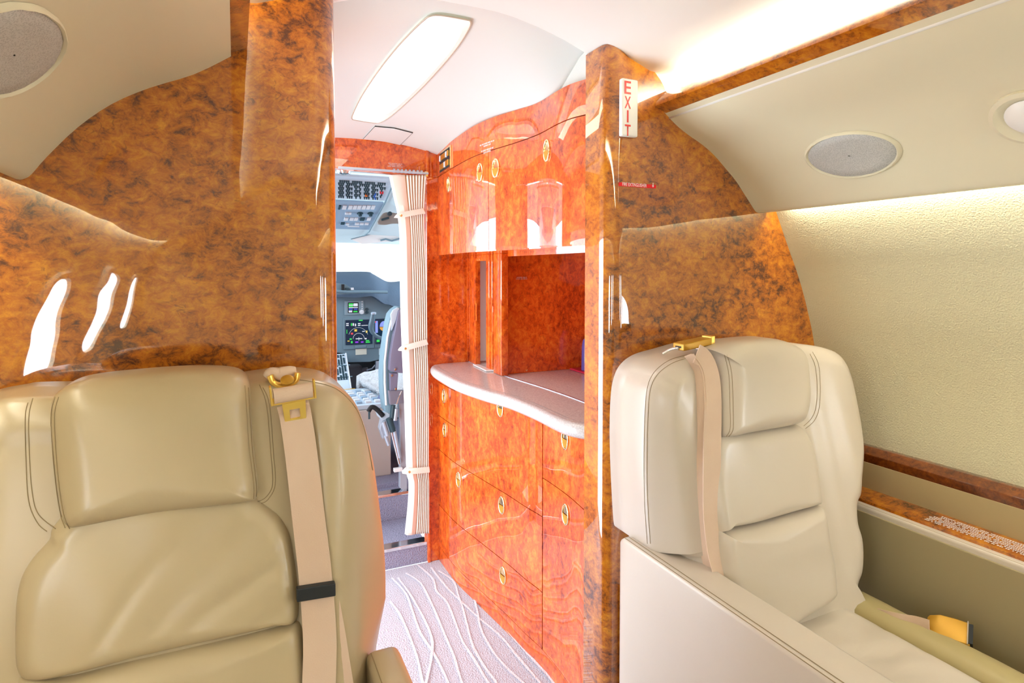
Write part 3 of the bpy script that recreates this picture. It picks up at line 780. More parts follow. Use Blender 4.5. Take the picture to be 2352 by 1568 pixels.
shL = pillow(FL, shell, .045, .07, .0, cen=(hc, .85), yback=1.255, wr=bol, n=5, rings=40).build('seat_shell', LEATH, ls, smooth=70)
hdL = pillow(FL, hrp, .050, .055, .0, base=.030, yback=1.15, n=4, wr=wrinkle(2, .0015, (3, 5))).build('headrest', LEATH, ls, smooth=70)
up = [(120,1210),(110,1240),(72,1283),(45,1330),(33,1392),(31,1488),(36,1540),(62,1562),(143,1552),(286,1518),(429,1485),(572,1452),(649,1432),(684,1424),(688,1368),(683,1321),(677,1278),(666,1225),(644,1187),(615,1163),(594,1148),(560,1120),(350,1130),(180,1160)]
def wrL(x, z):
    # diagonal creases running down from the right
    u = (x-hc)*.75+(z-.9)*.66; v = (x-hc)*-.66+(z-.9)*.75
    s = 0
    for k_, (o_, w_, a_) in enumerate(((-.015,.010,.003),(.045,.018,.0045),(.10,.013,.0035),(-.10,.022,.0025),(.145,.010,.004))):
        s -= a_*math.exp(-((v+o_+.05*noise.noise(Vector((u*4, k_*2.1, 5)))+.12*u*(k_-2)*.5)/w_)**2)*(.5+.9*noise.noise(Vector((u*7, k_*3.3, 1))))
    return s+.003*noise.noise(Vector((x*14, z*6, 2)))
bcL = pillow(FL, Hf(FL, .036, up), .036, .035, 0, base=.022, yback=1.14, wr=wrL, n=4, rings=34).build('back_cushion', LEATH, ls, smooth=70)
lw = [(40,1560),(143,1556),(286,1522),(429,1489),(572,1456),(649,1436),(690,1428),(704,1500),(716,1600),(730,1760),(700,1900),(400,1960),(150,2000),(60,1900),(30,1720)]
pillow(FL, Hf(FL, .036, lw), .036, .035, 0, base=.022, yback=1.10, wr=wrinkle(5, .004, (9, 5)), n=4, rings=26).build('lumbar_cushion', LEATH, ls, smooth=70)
stitch([shL, hdL, bcL], [[(75,915),(66,960),(68,1050),(74,1130),(88,1180),(128,1214)], [(64,925),(58,960),(60,1060),(66,1150),(86,1200),(108,1220)],
    [(596,884),(612,930),(622,1040),(626,1110),(612,1140),(592,1152)], [(604,890),(619,930),(628,1040),(632,1112),(616,1146),(600,1156)],
    [(640,872),(700,874),(770,892),(815,935),(838,990),(856,1080)], [(135,912),(126,950),(128,1020),(136,1110),(147,1180),(160,1214)], [(127,912),(118,950),(120,1020),(128,1110),(139,1180),(150,1212)],
    [(562,885),(566,940),(572,1030),(582,1110),(582,1146)], [(570,890),(573,940),(579,1030),(588,1110),(588,1140)]], ls)
# piping along the headrest sides
def inset(Fs, pts, k, off, r=.0008):
    out = cat(pts, 4, True); c = (sum(q[0] for q in out)/len(out), sum(q[1] for q in out)/len(out))
    return MB().tube([(lerp(c[0], x, k), Fs(x, z)-off, lerp(c[1], z, k)) for x, z in out], r, 5, closed=True)
# armrest
def armrest(name, parent, xa, xb, z, y0, y1, mat, rz=.018, xs_=None):
    m = MB(); prof = []
    for k_ in range(7):
        a = math.pi/2*k_/6; prof.append((xa+rz-rz*math.cos(a), z-rz+rz*math.sin(a)))
    for k_ in range(7):
        a = math.pi/2*(1-k_/6); prof.append((xb-rz+rz*math.cos(a), z-rz+rz*math.sin(a)))
    prof = [(xa, .08)]+prof+[(xb, .08)]
    rows = []
    for (y, dz, k_) in ((y1+.0, -.03, .8), (y1+.012, -.008, .93), (y1+.035, 0, 1), (y0, 0, 1)):
        cx_ = (xa+xb)/2
        rows.append([(lerp(cx_, x, k_), y, zz+(dz if zz > .2 else 0)) for x, zz in prof])
    if y1 > y0:
        rows = [[(x, 2*y1-y if False else y, zz) for x, y, zz in r_] for r_ in rows]
    m.grid(rows); L2 = len(prof); m.f += [list(range(L2)), [(len(rows)-1)*L2+i for i in range(L2)]]; m.mi += [0, 0]
    return m.build(name, mat, parent, smooth=60)
pa = at(877, 1393, Z=.70); pi_ = at(827, 1459, Z=.685)
# left seat, aisle armrest (starts at the shell, comes towards the cabin)
def arm(name, parent, xa, xb, z, yb, yf, mat, r=.016, zl=.08, back_round=True):
    prof = [(xa, zl)]+[(xa+r-r*math.cos(math.pi/2*k/6), z-r+r*math.sin(math.pi/2*k/6)) for k in range(7)]+[(xb-r+r*math.sin(math.pi/2*k/6), z-r+r*math.cos(math.pi/2*k/6)) for k in range(7)]+[(xb, zl)]
    cx_ = (xa+xb)/2; rows = []
    st = [(yb, .80, -.030), (yb-.006, .92, -.012), (yb-.02, 1, -.003), (yb-.035, 1, 0)] if back_round else [(yb, 1, 0)]
    st += [(lerp(yb-.035, yf+.05, i/10), 1, 0) for i in range(1, 11)]+[(yf+.01, 1, -.006), (yf, .9, -.03)]
    for y, k_, dz in st: rows.append([(lerp(cx_, x, k_), y, zz+(dz if zz > zl+.01 else 0)) for x, zz in prof])
    m = MB().grid(rows); n2 = len(prof); m.f += [list(range(n2))[::-1], [(len(rows)-1)*n2+i for i in range(n2)], ]; m.mi += [0, 0]
    return m.build(name, mat, parent, smooth=60)
a_ = arm('armrest', ls, pi_.x-.004, pa.x+.002, .70, 1.035, .35, LEATH)
MB().tube([(pi_.x+.004, y, .7015-.0035) for y in (1.01, .40)], .0009, 5).build('stitching', STITCH, a_)
arm('armrest', ls, 2*hc-pa.x, 2*hc-pi_.x, .70, 1.035, .35, LEATH)
# seat cushion and base of the left seat (below the frame)
m = pillow(lambda x, z: 0, [(-.40+.0, -.0)], .1, .1, .1) if False else None
def cushion(name, parent, x0, x1, y0, y1, z0, z1, mat, wr=None, r=.04):
    """seat cushion: rounded slab"""
    N1, N2 = 30, 30; rows = []
    for j in range(N2+1):
        row = []
        for i in range(N1+1):
            u, v = i/N1, j/N2; x = lerp(x0, x1, u); y = lerp(y0, y1, v)
            e = min(x-x0, x1-x, y-y0, y1-y); h = 1-(1-min(1, e/r))**2
            row.append((x, y, lerp(z1-r*.9, z1, math.sqrt(max(0, h)))+(wr(x, y)*min(1, e/r) if wr else 0)))
        rows.append(row)
    m = MB().grid(rows); n1 = N1+1
    bd_ = [j for j in range(N1+1)]+[k_*n1+N1 for k_ in range(1, N2+1)]+[N2*n1+j for j in range(N1-1, -1, -1)]+[k_*n1 for k_ in range(N2-1, 0, -1)]
    top_ = [m.v[i] for i in bd_]; low_ = [(x, y, z0) for x, y, z in top_]
    m.grid([top_, low_], cu=True); m.add(low_, [list(range(len(low_)))])
    return m.build(name, mat, parent, smooth=60)
cushion('seat_cushion', ls, 2*hc-pi_.x+.006, pi_.x-.006, .40, 1.0, .40, .55, LEATH)
MB().box((2*hc-pi_.x+.01, .45, .0), (pi_.x-.01, 1.10, .40)).build('seat_base', BAND, ls)

# left belt with keeper and tongue
be = thing('x', (0,0,0), 'x', 'x'); bpy.data.objects.remove(be)
bl = [(672,925),(680,960),(693,1050),(709,1190),(720,1280),(726,1340),(731,1400),(735,1480),(733,1568),(730,1680)]
def offhit(x, y, off): return hit(lambda a, b: FL(a, b)-off, x, y)
cl = [offhit(x, y, .062 if y < 940 else .058) for x, y in cat(bl, 5)]
belt = ribbon(cl, .050, Vector((1, 0, -.03)), .0012).build('seat_belt', BELT, ls, smooth=40)
bl2 = [(724,1290),(744,1380),(757,1450),(768,1520),(780,1600),(790,1700)]
ribbon([offhit(x, y, .050) for x, y in cat(bl2, 5)], .046, Vector((1, 0, 0)), .0012).build('belt_under_strap', BELT, belt, smooth=40)
kp = [offhit(681, 1352, .068), offhit(726, 1345, .068), offhit(771, 1338, .068)]
kc = offhit(726, 1357, .064); kx = (offhit(771, 1350, .064)-offhit(682, 1364, .064))
MB().obox(kc, kx*.5, (0,.006,0), (0,0,.0105)).build('keeper_loop', RUBBER, belt, bevel=.002)
# tongue: cross bar, side ears, plate with square hole
tc0 = offhit(672, 920, .070); ux = (offhit(712, 908, .07)-offhit(622, 924, .07)); U = ux.normalized(); Wv = Vector((0, -.12, 1)).normalized(); Wv = (Wv-U*Wv.dot(U)).normalized(); Nn = U.cross(Wv); Nn = -Nn if Nn.y > 0 else Nn
bt = MB(); hw = .034
tg = offhit(674, 915, .072)
bt.obox(tg, U*hw, Nn*.0015, Wv*.006)
for sg in (-1, 1): bt.obox(tg+U*hw*sg+Wv*.012+Nn*.002, U*.0016, Nn*.006, Wv*.016)
pl = tg-Wv*.006
def P2(u, v): return pl+U*u-Wv*v
o1 = [(-.021,0),(.021,0),(.0175,.006),(.0165,.040),(-.0165,.040),(-.0175,.006)]
hl = [(-.008,.012),(.008,.012),(.008,.027),(-.008,.027)]
sec = [(-.0185,0),(.0185,0),(.0165,.040),(-.0165,.040)]
vs = [P2(*q)+Nn*.0016 for q in sec+hl]+[P2(*q)-Nn*.0016 for q in sec+hl]
fs = []
for i in range(4):
    j = (i+1) % 4; fs += [(i, j, 4+j, 4+i), (8+i, 12+i, 12+j, 8+j), (i, 8+i, 8+j, j), (4+i, 4+j, 12+j, 12+i)]
bt.add(vs, fs)
bt.build('buckle_tongue', GOLD, belt, bevel=.0008, smooth=40)
MB().tube([tg+U*(-.030)+Wv*.010+Nn*.002, tg+U*.030+Wv*.010+Nn*.002], .0125, 14).build('webbing_roll', BELT, belt, smooth=60)
# gold shoulder loop with bolt
g0 = hit(lambda x, z: 1.12, 652, 877)
gp = cat([hit(lambda x, z: 1.10, *q) for q in ((620,862),(626,876),(640,884),(655,884),(668,880),(680,872),(684,856))], 5)
MB().tube(gp, .0062, 8, flat=.7).build('shoulder_loop', GOLD, belt, smooth=60)
MB().lathe(hit(lambda x, z: 1.09, 660, 875), (-.1,-.6,.75), [(.011,0),(.011,.004),(.008,.006),(.001,.006)], 20).build('bolt', GOLDD, belt, smooth=40)
wp_ = cat([hit(lambda x, z: 1.115, *q) for q in ((610,866),(622,856),(640,860),(655,856),(668,852),(680,850))], 5)
MB().tube(wp_, [.006+.006*math.sin(math.pi*i/(len(wp_)-1)) for i in range(len(wp_))], 10).build('gathered_webbing', BELT, belt, smooth=60)

# ---- right seat
XL_, XR_ = .845, 1.585
FR = seat_surface(XL_, XR_, 1.13, right=.42)
rs_ = thing('cabin_seat', (1.2, 1.0, 0), 'pale leather cabin seat on the right under the FIRE EXTINGUISHER placard', 'seat')
plane = lambda x, z: 1.13
fo = [(1581,815),(1533,830),(1502,853),(1485,885),(1477,931),(1474,1008),(1475,1084),(1478,1161),(1484,1253)]
ft = [(1640,800),(1700,792),(1780,788),(1839,790),(1889,798),(1922,815),(1943,858),(1955,931),(1962,1008),(1965,1084),(1963,1126),(1955,1153),(1957,1199),(1966,1237),(1969,1276),(1967,1314),(1958,1350)]
fop = H(plane, fo); ftp = H(FR, ft)
shellR = fop[::-1]+ftp
bx = (ftp[-1][0]-.02, .50)
shellR = [(fop[-1][0]+.05, .50), (fop[-1][0]+.05, .68), (fop[-1][0]+.035, .705), (fop[-1][0]+.012, .712)]+shellR[0:]+[bx]
hcR = (XL_+XR_)/2
hrR = [(1640,800),(1700,783),(1782,778),(1831,792),(1850,814),(1857,855),(1860,912),(1853,954),(1839,973),(1801,984),(1724,997),(1665,1006),(1657,990),(1655,930),(1655,855),(1652,815)]
hR = Hf(FR, .045, hrR); hcx = (min(q[0] for q in hR)+max(q[0] for q in hR))/2
def bolR(x, z):
    u = abs(x-hcx); return .020*sst(.19, .27, u)*sst(.37,.28,u)-.014*(1-sst(.15, .20, u))
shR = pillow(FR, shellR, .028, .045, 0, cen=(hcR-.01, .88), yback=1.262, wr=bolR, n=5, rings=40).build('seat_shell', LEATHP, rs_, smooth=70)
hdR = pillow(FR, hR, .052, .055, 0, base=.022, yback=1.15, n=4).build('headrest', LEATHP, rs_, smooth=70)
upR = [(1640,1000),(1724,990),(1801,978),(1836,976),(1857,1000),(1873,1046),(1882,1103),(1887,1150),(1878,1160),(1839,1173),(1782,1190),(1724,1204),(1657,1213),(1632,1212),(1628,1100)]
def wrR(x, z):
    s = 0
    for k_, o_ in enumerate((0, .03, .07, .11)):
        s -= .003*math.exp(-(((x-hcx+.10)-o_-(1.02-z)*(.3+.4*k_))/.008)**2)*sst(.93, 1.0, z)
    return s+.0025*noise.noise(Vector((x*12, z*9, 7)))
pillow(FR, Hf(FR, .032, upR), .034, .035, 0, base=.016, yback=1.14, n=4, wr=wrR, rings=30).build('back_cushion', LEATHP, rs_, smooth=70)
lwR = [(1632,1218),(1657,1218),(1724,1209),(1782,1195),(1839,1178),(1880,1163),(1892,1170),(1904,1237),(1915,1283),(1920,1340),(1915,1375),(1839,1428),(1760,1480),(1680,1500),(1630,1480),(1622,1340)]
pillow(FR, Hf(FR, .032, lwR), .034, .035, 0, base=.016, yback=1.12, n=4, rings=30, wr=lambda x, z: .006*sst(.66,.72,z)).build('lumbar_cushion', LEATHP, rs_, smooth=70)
stitch([shR, hdR], [[(1581,815),(1540,826),(1505,852),(1487,890),(1481,960),(1479,1060),(1481,1160),(1487,1248)], [(1588,820),(1546,833),(1512,858),(1494,893),(1488,960),(1486,1060),(1488,1160),(1494,1248)],
    [(1860,812),(1872,840),(1877,890),(1874,935),(1864,960),(1846,978)], [(1866,808),(1880,838),(1884,890),(1881,938),(1870,966),(1850,984)], [(1664,815),(1674,860),(1677,940),(1677,985),(1668,1002)], [(1670,815),(1681,860),(1684,940),(1684,985),(1674,1002)]], rs_)
pr0 = at(1421, 1228, X=XL_)
xin = at(1492, 1259, Z=.70).x; 
aR = arm('armrest', rs_, XL_, at(1669, 1323, Z=.70).x, .702, 1.215, .30, LEATHP, r=.010)
MB().tube([(XL_+.004, y, .7005) for y in (1.19, .35)], .0008, 5).build('stitching', STITCH, aR)
MB().tube([(XL_+.013, y, .7028) for y in (1.19, .35)], .0007, 5).build('stitching', STITCH, aR)
XA = 1.50
aR2 = arm('armrest', rs_, XA, 1.535, .728, 1.12, .30, LEATHP, r=.009)
MB().tube([(XA+.005, y, .7265) for y in (1.08, .35)], .0008, 5).build('stitching', STITCH, aR2)
MB().box((XA-.004, .34, .42), (XA+.002, 1.105, .712)).build('arm_panel', ARM_SHADED, rs_, bevel=.002)
def wrC(x, y):
    return -.014*math.exp(-((y-.80+.25*(x-1.2))/.014)**2)*sst(1.38,1.15,x)-.008*math.exp(-((y-.74+.4*(x-1.2))/.016)**2)*sst(1.36,1.1,x)-.006*math.exp(-((y-.88+.15*(x-1.2))/.012)**2)+.004*noise.noise(Vector((x*9, y*9, 4)))
cushion('seat_cushion', rs_, at(1669, 1323, Z=.70).x+.004, 1.335, .33, .99, .40, .548, LEATHP, wrC)
# side roll of the cushion next to the arm panel
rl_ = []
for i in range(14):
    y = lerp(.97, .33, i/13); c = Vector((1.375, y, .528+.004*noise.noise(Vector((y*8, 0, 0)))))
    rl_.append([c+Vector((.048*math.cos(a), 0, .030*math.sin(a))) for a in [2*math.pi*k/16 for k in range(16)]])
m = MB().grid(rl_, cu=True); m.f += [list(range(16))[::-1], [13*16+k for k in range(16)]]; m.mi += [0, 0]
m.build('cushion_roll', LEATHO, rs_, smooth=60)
MB().box((.90, .40, 0), (1.49, 1.10, .40)).build('seat_base', BAND, rs_)
# shoulder belt of the right seat
br = [(1600,812),(1618,825),(1632,860),(1637,920),(1636,1000),(1635,1100),(1636,1180),(1645,1260),(1662,1330),(1680,1400)]
def offR(x, y, off): return hit(lambda a, b: FR(a, b)-off, x, y)
bR = ribbon([offR(x, y, .048) for x, y in cat(br, 5)], .046, [Vector((1, -.1, 0))]*46, .0012).build('seat_belt', BELT, rs_, smooth=40)
br2 = [(1585,815),(1606,850),(1612,900),(1612,1000),(1609,1100),(1613,1180),(1622,1260),(1640,1330),(1660,1400)]
for dx_, of in ((0, .040), (-5, .034)):
    ribbon([offR(x+dx_, y, of) for x, y in cat(br2, 5)], .020, Vector((.5, -1, 0)), .0010).build('belt_under_strap', BELT, bR, smooth=40)
# gold buckle on top of the right seat
q0, q1 = hit(plane, 1558, 800), hit(plane, 1622, 786)
ax_ = (q1-q0); cB = (q0+q1)/2+Vector((0, .0, .004))
bk = MB().obox(cB, ax_*.5, (0, .020, 0), (0, 0, .0085)).build('buckle', GOLDD, bR, bevel=.003, seg=3, smooth=40)
MB().obox(cB+ax_*.58+Vector((0,0,.002)), ax_.normalized()*.006, (0,.017,0), (0,0,.010)).build('release_lever', GOLD, bk, bevel=.002)
MB().obox(cB-ax_*.5+Vector((0,0,.0)), ax_.normalized()*.0008, (0,.010,0), (0,0,.002)).build('slot', DARK, bk)
MB().obox(cB+ax_*.35-Vector((0,.008,.0105)), ax_.normalized()*.028, (0,.012,0), (0,0,.0007)).build('tongue_plate', CHROME, bk)
MB().tube(cat([q0+Vector((-.030,.02,-.014)), q0+Vector((-.016,.012,-.004)), q0+Vector((-.006,.004,.0)), q0], 4), .004, 8).build('shoulder_loop', CHROME, bR, smooth=60)
# lap belt with gold buckle lying between cushion and arm panel
lb = cat([at(2012, 1418, Z=.535), at(2060, 1430, Z=.545), at(2105, 1438, Z=.552), at(2135, 1447, Z=.556)], 5)
lap = ribbon(lb, .042, Vector((.2, 0, 1)), .0012).build('lap_belt', BELT, rs_, smooth=40)
c8 = at(2178, 1447, Z=.558); dd = (at(2235, 1462, Z=.557)-at(2128, 1430, Z=.557)).normalized()
nn = Vector((-.55, .0, .83)); nn = (nn-dd*nn.dot(dd)).normalized(); bb = dd.cross(nn)
LB = (at(2235, 1470, Z=.558)-at(2135, 1440, Z=.558)).length/2
bkl = []
for u, wd_, hh in ((-1, .55, .5), (-.9, .75, .8), (-.4, 1, 1.15), (.3, 1.05, 1.1), (.85, 1.02, .95), (1.0, 1.0, .85)):
    c = c8+dd*u*LB; bkl.append([c+bb*.028*wd_*a+nn*.011*hh*b_ for a, b_ in ((-1,-.7),(-1,.5),(-.85,.9),(0,1.1),(.85,.9),(1,.5),(1,-.7),(0,-1))])
m = MB().grid(bkl, cu=True); m.f += [list(range(8))[::-1], [5*8+k for k in range(8)]]; m.mi += [0, 0]
bkk = m.build('buckle', GOLDD, lap, smooth=35)
MB().obox(c8+dd*(LB+.001)+nn*.003, dd*.004, bb*.023, nn*.0085).build('slot', DARK, bkk)
MB().tube([c8+dd*(LB-.004)+nn*.0125+bb*u for u in (-.027, .027)], .0016, 6).build('bright_edge', CHROME, bkk)

# placard lettering on the right wood ledge
ledz = .7395
pA = at(2200, 1218, Z=ledz); 
rnd = random.Random(9); m = MB()
for r_ in range(7):
    x = 1.532+r_*.0075; y = 0.905-.012*(r_ in (6,))-.02*(r_ == 5)-.01*rnd.random()
    z = lerp(.7365, .7425, (x-1.52)/.078)+.0006
    yend = .45
    while y > yend:
        L_ = .0025+.003*rnd.random(); 
        if rnd.random() < .12 or (r_ == 0 and rnd.random() < .35): y -= .004
        m.add([(x-.0022, y, z), (x+.0022, y, z), (x+.0022, y-L_*.7, z), (x-.0022, y-L_*.7, z)], [(0,1,2,3)])
        y -= L_
m.build('placard_lettering', INKW, bpy.data.objects['trim_9'], kind='stuff')

# ------------------------------------------------------------------ cockpit
CF = .235
struct(MB().box((-.6, 3.10, .0), (1.75, 5.0, CF)).build('floor_cockpit', CARPETB))
struct(MB().box((-.65, YD+.05, 0), (-.6, 4.7, 1.20)).build('wall_cockpit_left', SKYTR))
struct(MB().box((1.60, YD+.05, 0), (1.65, 4.7, 1.20)).build('wall_cockpit_right', SKYTR))
# front wall with windscreen opening
tl = [(760,556),(832,559),(918,556),(1010,553)]
zt = at(850, 558, Y=4.45).z
m = MB(); m.box((-.6, 4.45, zt), (1.75, 4.50, 2.1)); m.box((-.6, 4.55, 0), (1.75, 4.60, 1.20)); m.box((.40, 4.45, 1.2), (.46, 4.5, zt)); m.box((1.5, 4.45, 1.2), (1.75, 4.5, zt)); m.box((-.6, 4.45, 1.2), (-.5, 4.5, zt))
struct(m.build('wall_windscreen', SKYTR))
# cockpit ceiling pieces
def quad(name, corners, mat, parent=None, th=.012, **kw):
    c = [Vector(q) for q in corners]; nn = (c[1]-c[0]).cross(c[3]-c[0]).normalized(); 
    if nn.z < 0: nn = -nn
    return MB().prism(c, nn*th).build(name, mat, parent, **kw)
struct(quad('ceiling_cockpit', [(-.6,YD+.05,1.83),(1.7,YD+.05,1.83),(1.7,3.06,1.835),(-.6,3.06,1.835)], SKYTR))
T0, T1 = 3.06, 3.44
zA, zB_, zC_ = at(830, 407, Y=T0).z, at(830, 459, Y=T1).z, at(830, 527, Y=3.78).z
oh = thing('overhead_breaker_panel', (.55, 3.25, 1.80), 'pale cockpit ceiling panel covered with rows of dark circuit breakers', 'breaker panel')
xr0, xr1, xr2 = at(905, 407, Y=T0).x, at(884, 459, Y=T1).x, at(848, 527, Y=3.78).x
quad('face', [(.1,T0,zA),(xr0,T0,zA),(xr1,T1,zB_),(.1,T1,zB_)], PANELL, oh)
m = MB(); mb2 = MB(); mr2 = MB()
for j, yy in enumerate((416,421,426,431,436,441,446,451)):
    for i in range(26):
        x = 776+i*4.9+(j % 2)*2.4
        if (i*7+j*3) % 6 == 0 or (i % 4 == 3 and j > 1): continue
        t_ = (yy-407)/(459-407); Yp = lerp(T0, T1, t_*.98); zp = lerp(zA, zB_, t_)
        X = at(x, yy, Y=Yp).x
        if X > lerp(xr0, xr1, t_)-.03: continue
        tgt = mb2 if (j >= 5 and 850 < x < 882 and i % 2) else (mr2 if (j == 4 and 862 < x < 882) else m)
        tgt.lathe((X, Yp, zp), (0, -.1, -1), [(.0048, 0), (.0048, .008), (.0035, .009), (.0035, .014), (.001, .014)], 6)
m.build('breaker', KNOB, oh, kind='stuff'); mb2.build('blue_breaker', KEYB, oh, kind='stuff'); mr2.build('red_breaker', RED, oh, kind='stuff')
p = at(841, 441, Y=T0+(T1-T0)*.66); MB().lathe((p.x, p.y, lerp(zA, zB_, .66)), (0,-.1,-1), [(.008,0),(.008,.018),(.001,.02)], 10).build('orange_breaker', ORNG, oh)
# switch panel below
op = thing('overhead_switch_panel', (.55, 3.6, 1.7), 'sloping blue overhead switch panel with rows of pale keys above the windscreen', 'switch panel')
dz = lambda t_: lerp(zB_-.012, zC_, t_)
quad('face', [(.1,T1+.01,dz(0)),(xr1-.005,T1+.01,dz(0)),(xr2,3.78,dz(1)),(.1,3.78,dz(1))], PANELM, op)
nO = Vector((0, -(zB_-zC_), -(3.78-T1))).normalized()
def opk(x, y):
    d = ray(x, y); a = Vector((0, T1+.01, dz(0))); b = Vector((0, 3.78, dz(1))); e = (b-a)
    nrm = Vector((1,0,0)).cross(e).normalized(); o_ = Vector((0,0,EYE)); s_ = (a-o_).dot(nrm)/d.dot(nrm); return o_+d*s_, e.normalized(), (nrm if nrm.dot(-d) > 0 else -nrm)
def key(x, y, w_, h_, mt, nm='key', hgt=.006):
    p, e, nrm = opk(x, y); sc = p.y/ F*1.0
    MB().obox(p+nrm*hgt*.5, (w_*sc*.5, 0, 0), e*h_*sc*.5*2.2, nrm*hgt*.5).build(nm, mt, op)
for x in (791, 804.5, 815, 825, 835.5, 846, 856.5): key(x, 475, 8.4, 8, KEYW)
for x in (780,): key(x, 475, 5, 8, KNOB)
for x in (796, 803.5): key(x, 489, 6.5, 4, KEYW)
for x in (795, 807.5, 817.5, 847): key(x, 502, 8.2, 6, KEYW)
key(832, 502, 10, 6, KNOB)
for x in (798,): key(x, 514, 7, 4, KEYW)
key(787, 512, 8, 4, KNOB)
for x in (820, 831, 842): key(x, 513, 8.6, 4, KEYW)
for x in (827, 851):
    p, e, nrm = opk(x, 489.5); MB().lathe(p, nrm, [(.018,0),(.018,.003),(.012,.004),(.010,.018),(.001,.019)], 16).build('rotary_knob', KNOB, op, smooth=40)
p, e, nrm = opk(812, 519.5); MB().obox(p+nrm*.001, (.035,0,0), e*.006, nrm*.001).build('legend_strip', KEYW, op)
# lower brow over windscreen
br_ = MB().prism([(.0,3.785,zC_),(.0,4.449,zt),(.0,4.449,zt+.03),(.0,3.785,zC_+.03)], (xr2+.04,0,0)).build('brow_panel', SKYTR); tag(br_, 'pale blue brow panel between the overhead switches and the windscreen', 'panel')
# side eyebrow lining on the right with oval recess
eb = thing('side_lining', (1.1, 3.5, 1.6), 'pale blue-grey moulded side lining with an oval recess beside the overhead panels', 'panel')
c_ = [Vector((xr0, T0, zA)), Vector((xr1, T1, zB_)), Vector((xr2, 3.78, zC_)), Vector((xr2+.03, 4.449, zt)), Vector((1.7, 4.449, zt-.02)), Vector((1.7, 3.78, 1.40)), Vector((1.7, T1, 1.45)), Vector((1.7, T0, 1.6))]
m = MB(); m.add([c_[0], c_[1], c_[6], c_[7]], [(0,1,2,3)]); m.add([c_[1], c_[2], c_[5], c_[6]], [(0,1,2,3)]); m.add([c_[2], c_[3], c_[4], c_[5]], [(0,1,2,3)])
o = m.build('lining', SKYTR, eb); solid(o, .012, 1)
MB().tube([c_[0]-Vector((0,0,.012)), c_[1]-Vector((0,0,.012)), c_[2]-Vector((0,0,.012)), c_[2]+(c_[3]-c_[2])*.4-Vector((0,0,.010))], .004, 6).build('joint', PANEL, eb)
ov = cat([at(x, y, Y=3.35) for x, y in ((868,513),(873,500),(882,489),(895,487),(915,490),(940,492),(940,512),(905,513),(885,516))], 4, True)
MB().prism(ov, (0,.03,0)).build('oval_recess', M('recess_grey', (.30,.31,.29), .5), eb, bevel=.003)
MB().lathe(at(894, 491, Y=3.345), (0,-1,0), [(.012,0),(.012,.02),(.001,.022)], 12).build('latch', KNOB, eb)
MB().tube([at(876, 505, Y=3.34), at(893, 500, Y=3.34)], .006, 8).build('latch', KNOB, eb)
# dome light
p = at(790, 400, Y=2.9); dl = MB().lathe((p.x, 2.9, 1.83), (0,0,-1), [(.035,0),(.035,.018),(.028,.03),(.012,.034),(.001,.034)], 24).build('dome_light', CHROME, smooth=40); tag(dl, 'small round chrome dome light on the cockpit ceiling by the door header', 'light')
# sun visor
vs_ = [at(x, y, Y=4.0) for x, y in ((806,549),(850,538),(901,531),(930,540),(930,552),(880,556),(832,560))]
sv = MB().prism(vs_, (0,.008,0)).build('sun_visor', WHITEP); tag(sv, 'white folded sun visor along the top of the windscreen', 'visor')
MB().tube([at(806,549,Y=3.995), at(850,538,Y=3.995), at(901,531,Y=3.995), at(930,540,Y=3.995)], .003, 6).build('edge_wire', PANEL, sv)
MB().tube([at(874,552,Y=3.99), at(886,549,Y=3.99), at(900,553,Y=3.99), at(930,545,Y=3.99)], .006, 6).build('pivot_arm', PANEL, sv)

# glareshield
gs = thing('glareshield', (.9, 4.3, 1.15), 'dark slate padded glareshield below the windscreen', 'glareshield')
gt = [(740,624),(780,624),(842,624),(856,629),(872,638),(888,646),(905,647),(940,644),(1000,650)]
gbm = [(740,682),(780,682),(820,683),(850,680),(862,683),(872,692),(882,697),(895,700),(905,705),(940,715),(1000,720)]
a = [at(x, y, Y=4.36) for x, y in cat(gt, 4)]
b = [at(x, y, Y=4.10) for x, y in cat([gbm[0],gbm[1],gbm[2],gbm[3],gbm[4],gbm[6],gbm[7],gbm[9],gbm[10]], 4)]
rows = []
for (p, q) in zip(a, b):
    mid = (p+q)/2; rows.append([p+Vector((0,.18,-.03)), p, lerp(p, q, .3)+Vector((0,-.03,.012)), lerp(p, q, .7)+Vector((0,-.05,.006)), q, q+Vector((0,.2,-.005))])
m = MB().grid(rows, cu=True); m.build('pad', SLATE, gs, smooth=60)
MB().tube([at(x, y, Y=4.05) for x, y in ((770,668),(800,670),(840,670),(890,671))], .010, 8).build('edge_strip', PANEL, gs, smooth=60)
fq = [at(x, y, Y=4.06) for x, y in ((770,650),(792,652),(812,664),(830,674),(770,676))]
MB().prism(fq, (0,.02,0)).build('control_fascia', PANEL, gs)
for x, y, w_, h_, mt in ((787.5,660,6,14,DARK),(798,663,6,4,KNOB),(809,663,6,5,KEYW)):
    c = at(x, y, Y=4.052); MB().obox(c, (w_*.0015,0,0), (0,.006,0), (0,0,h_*.0015)).build('fascia_switch', mt, gs)
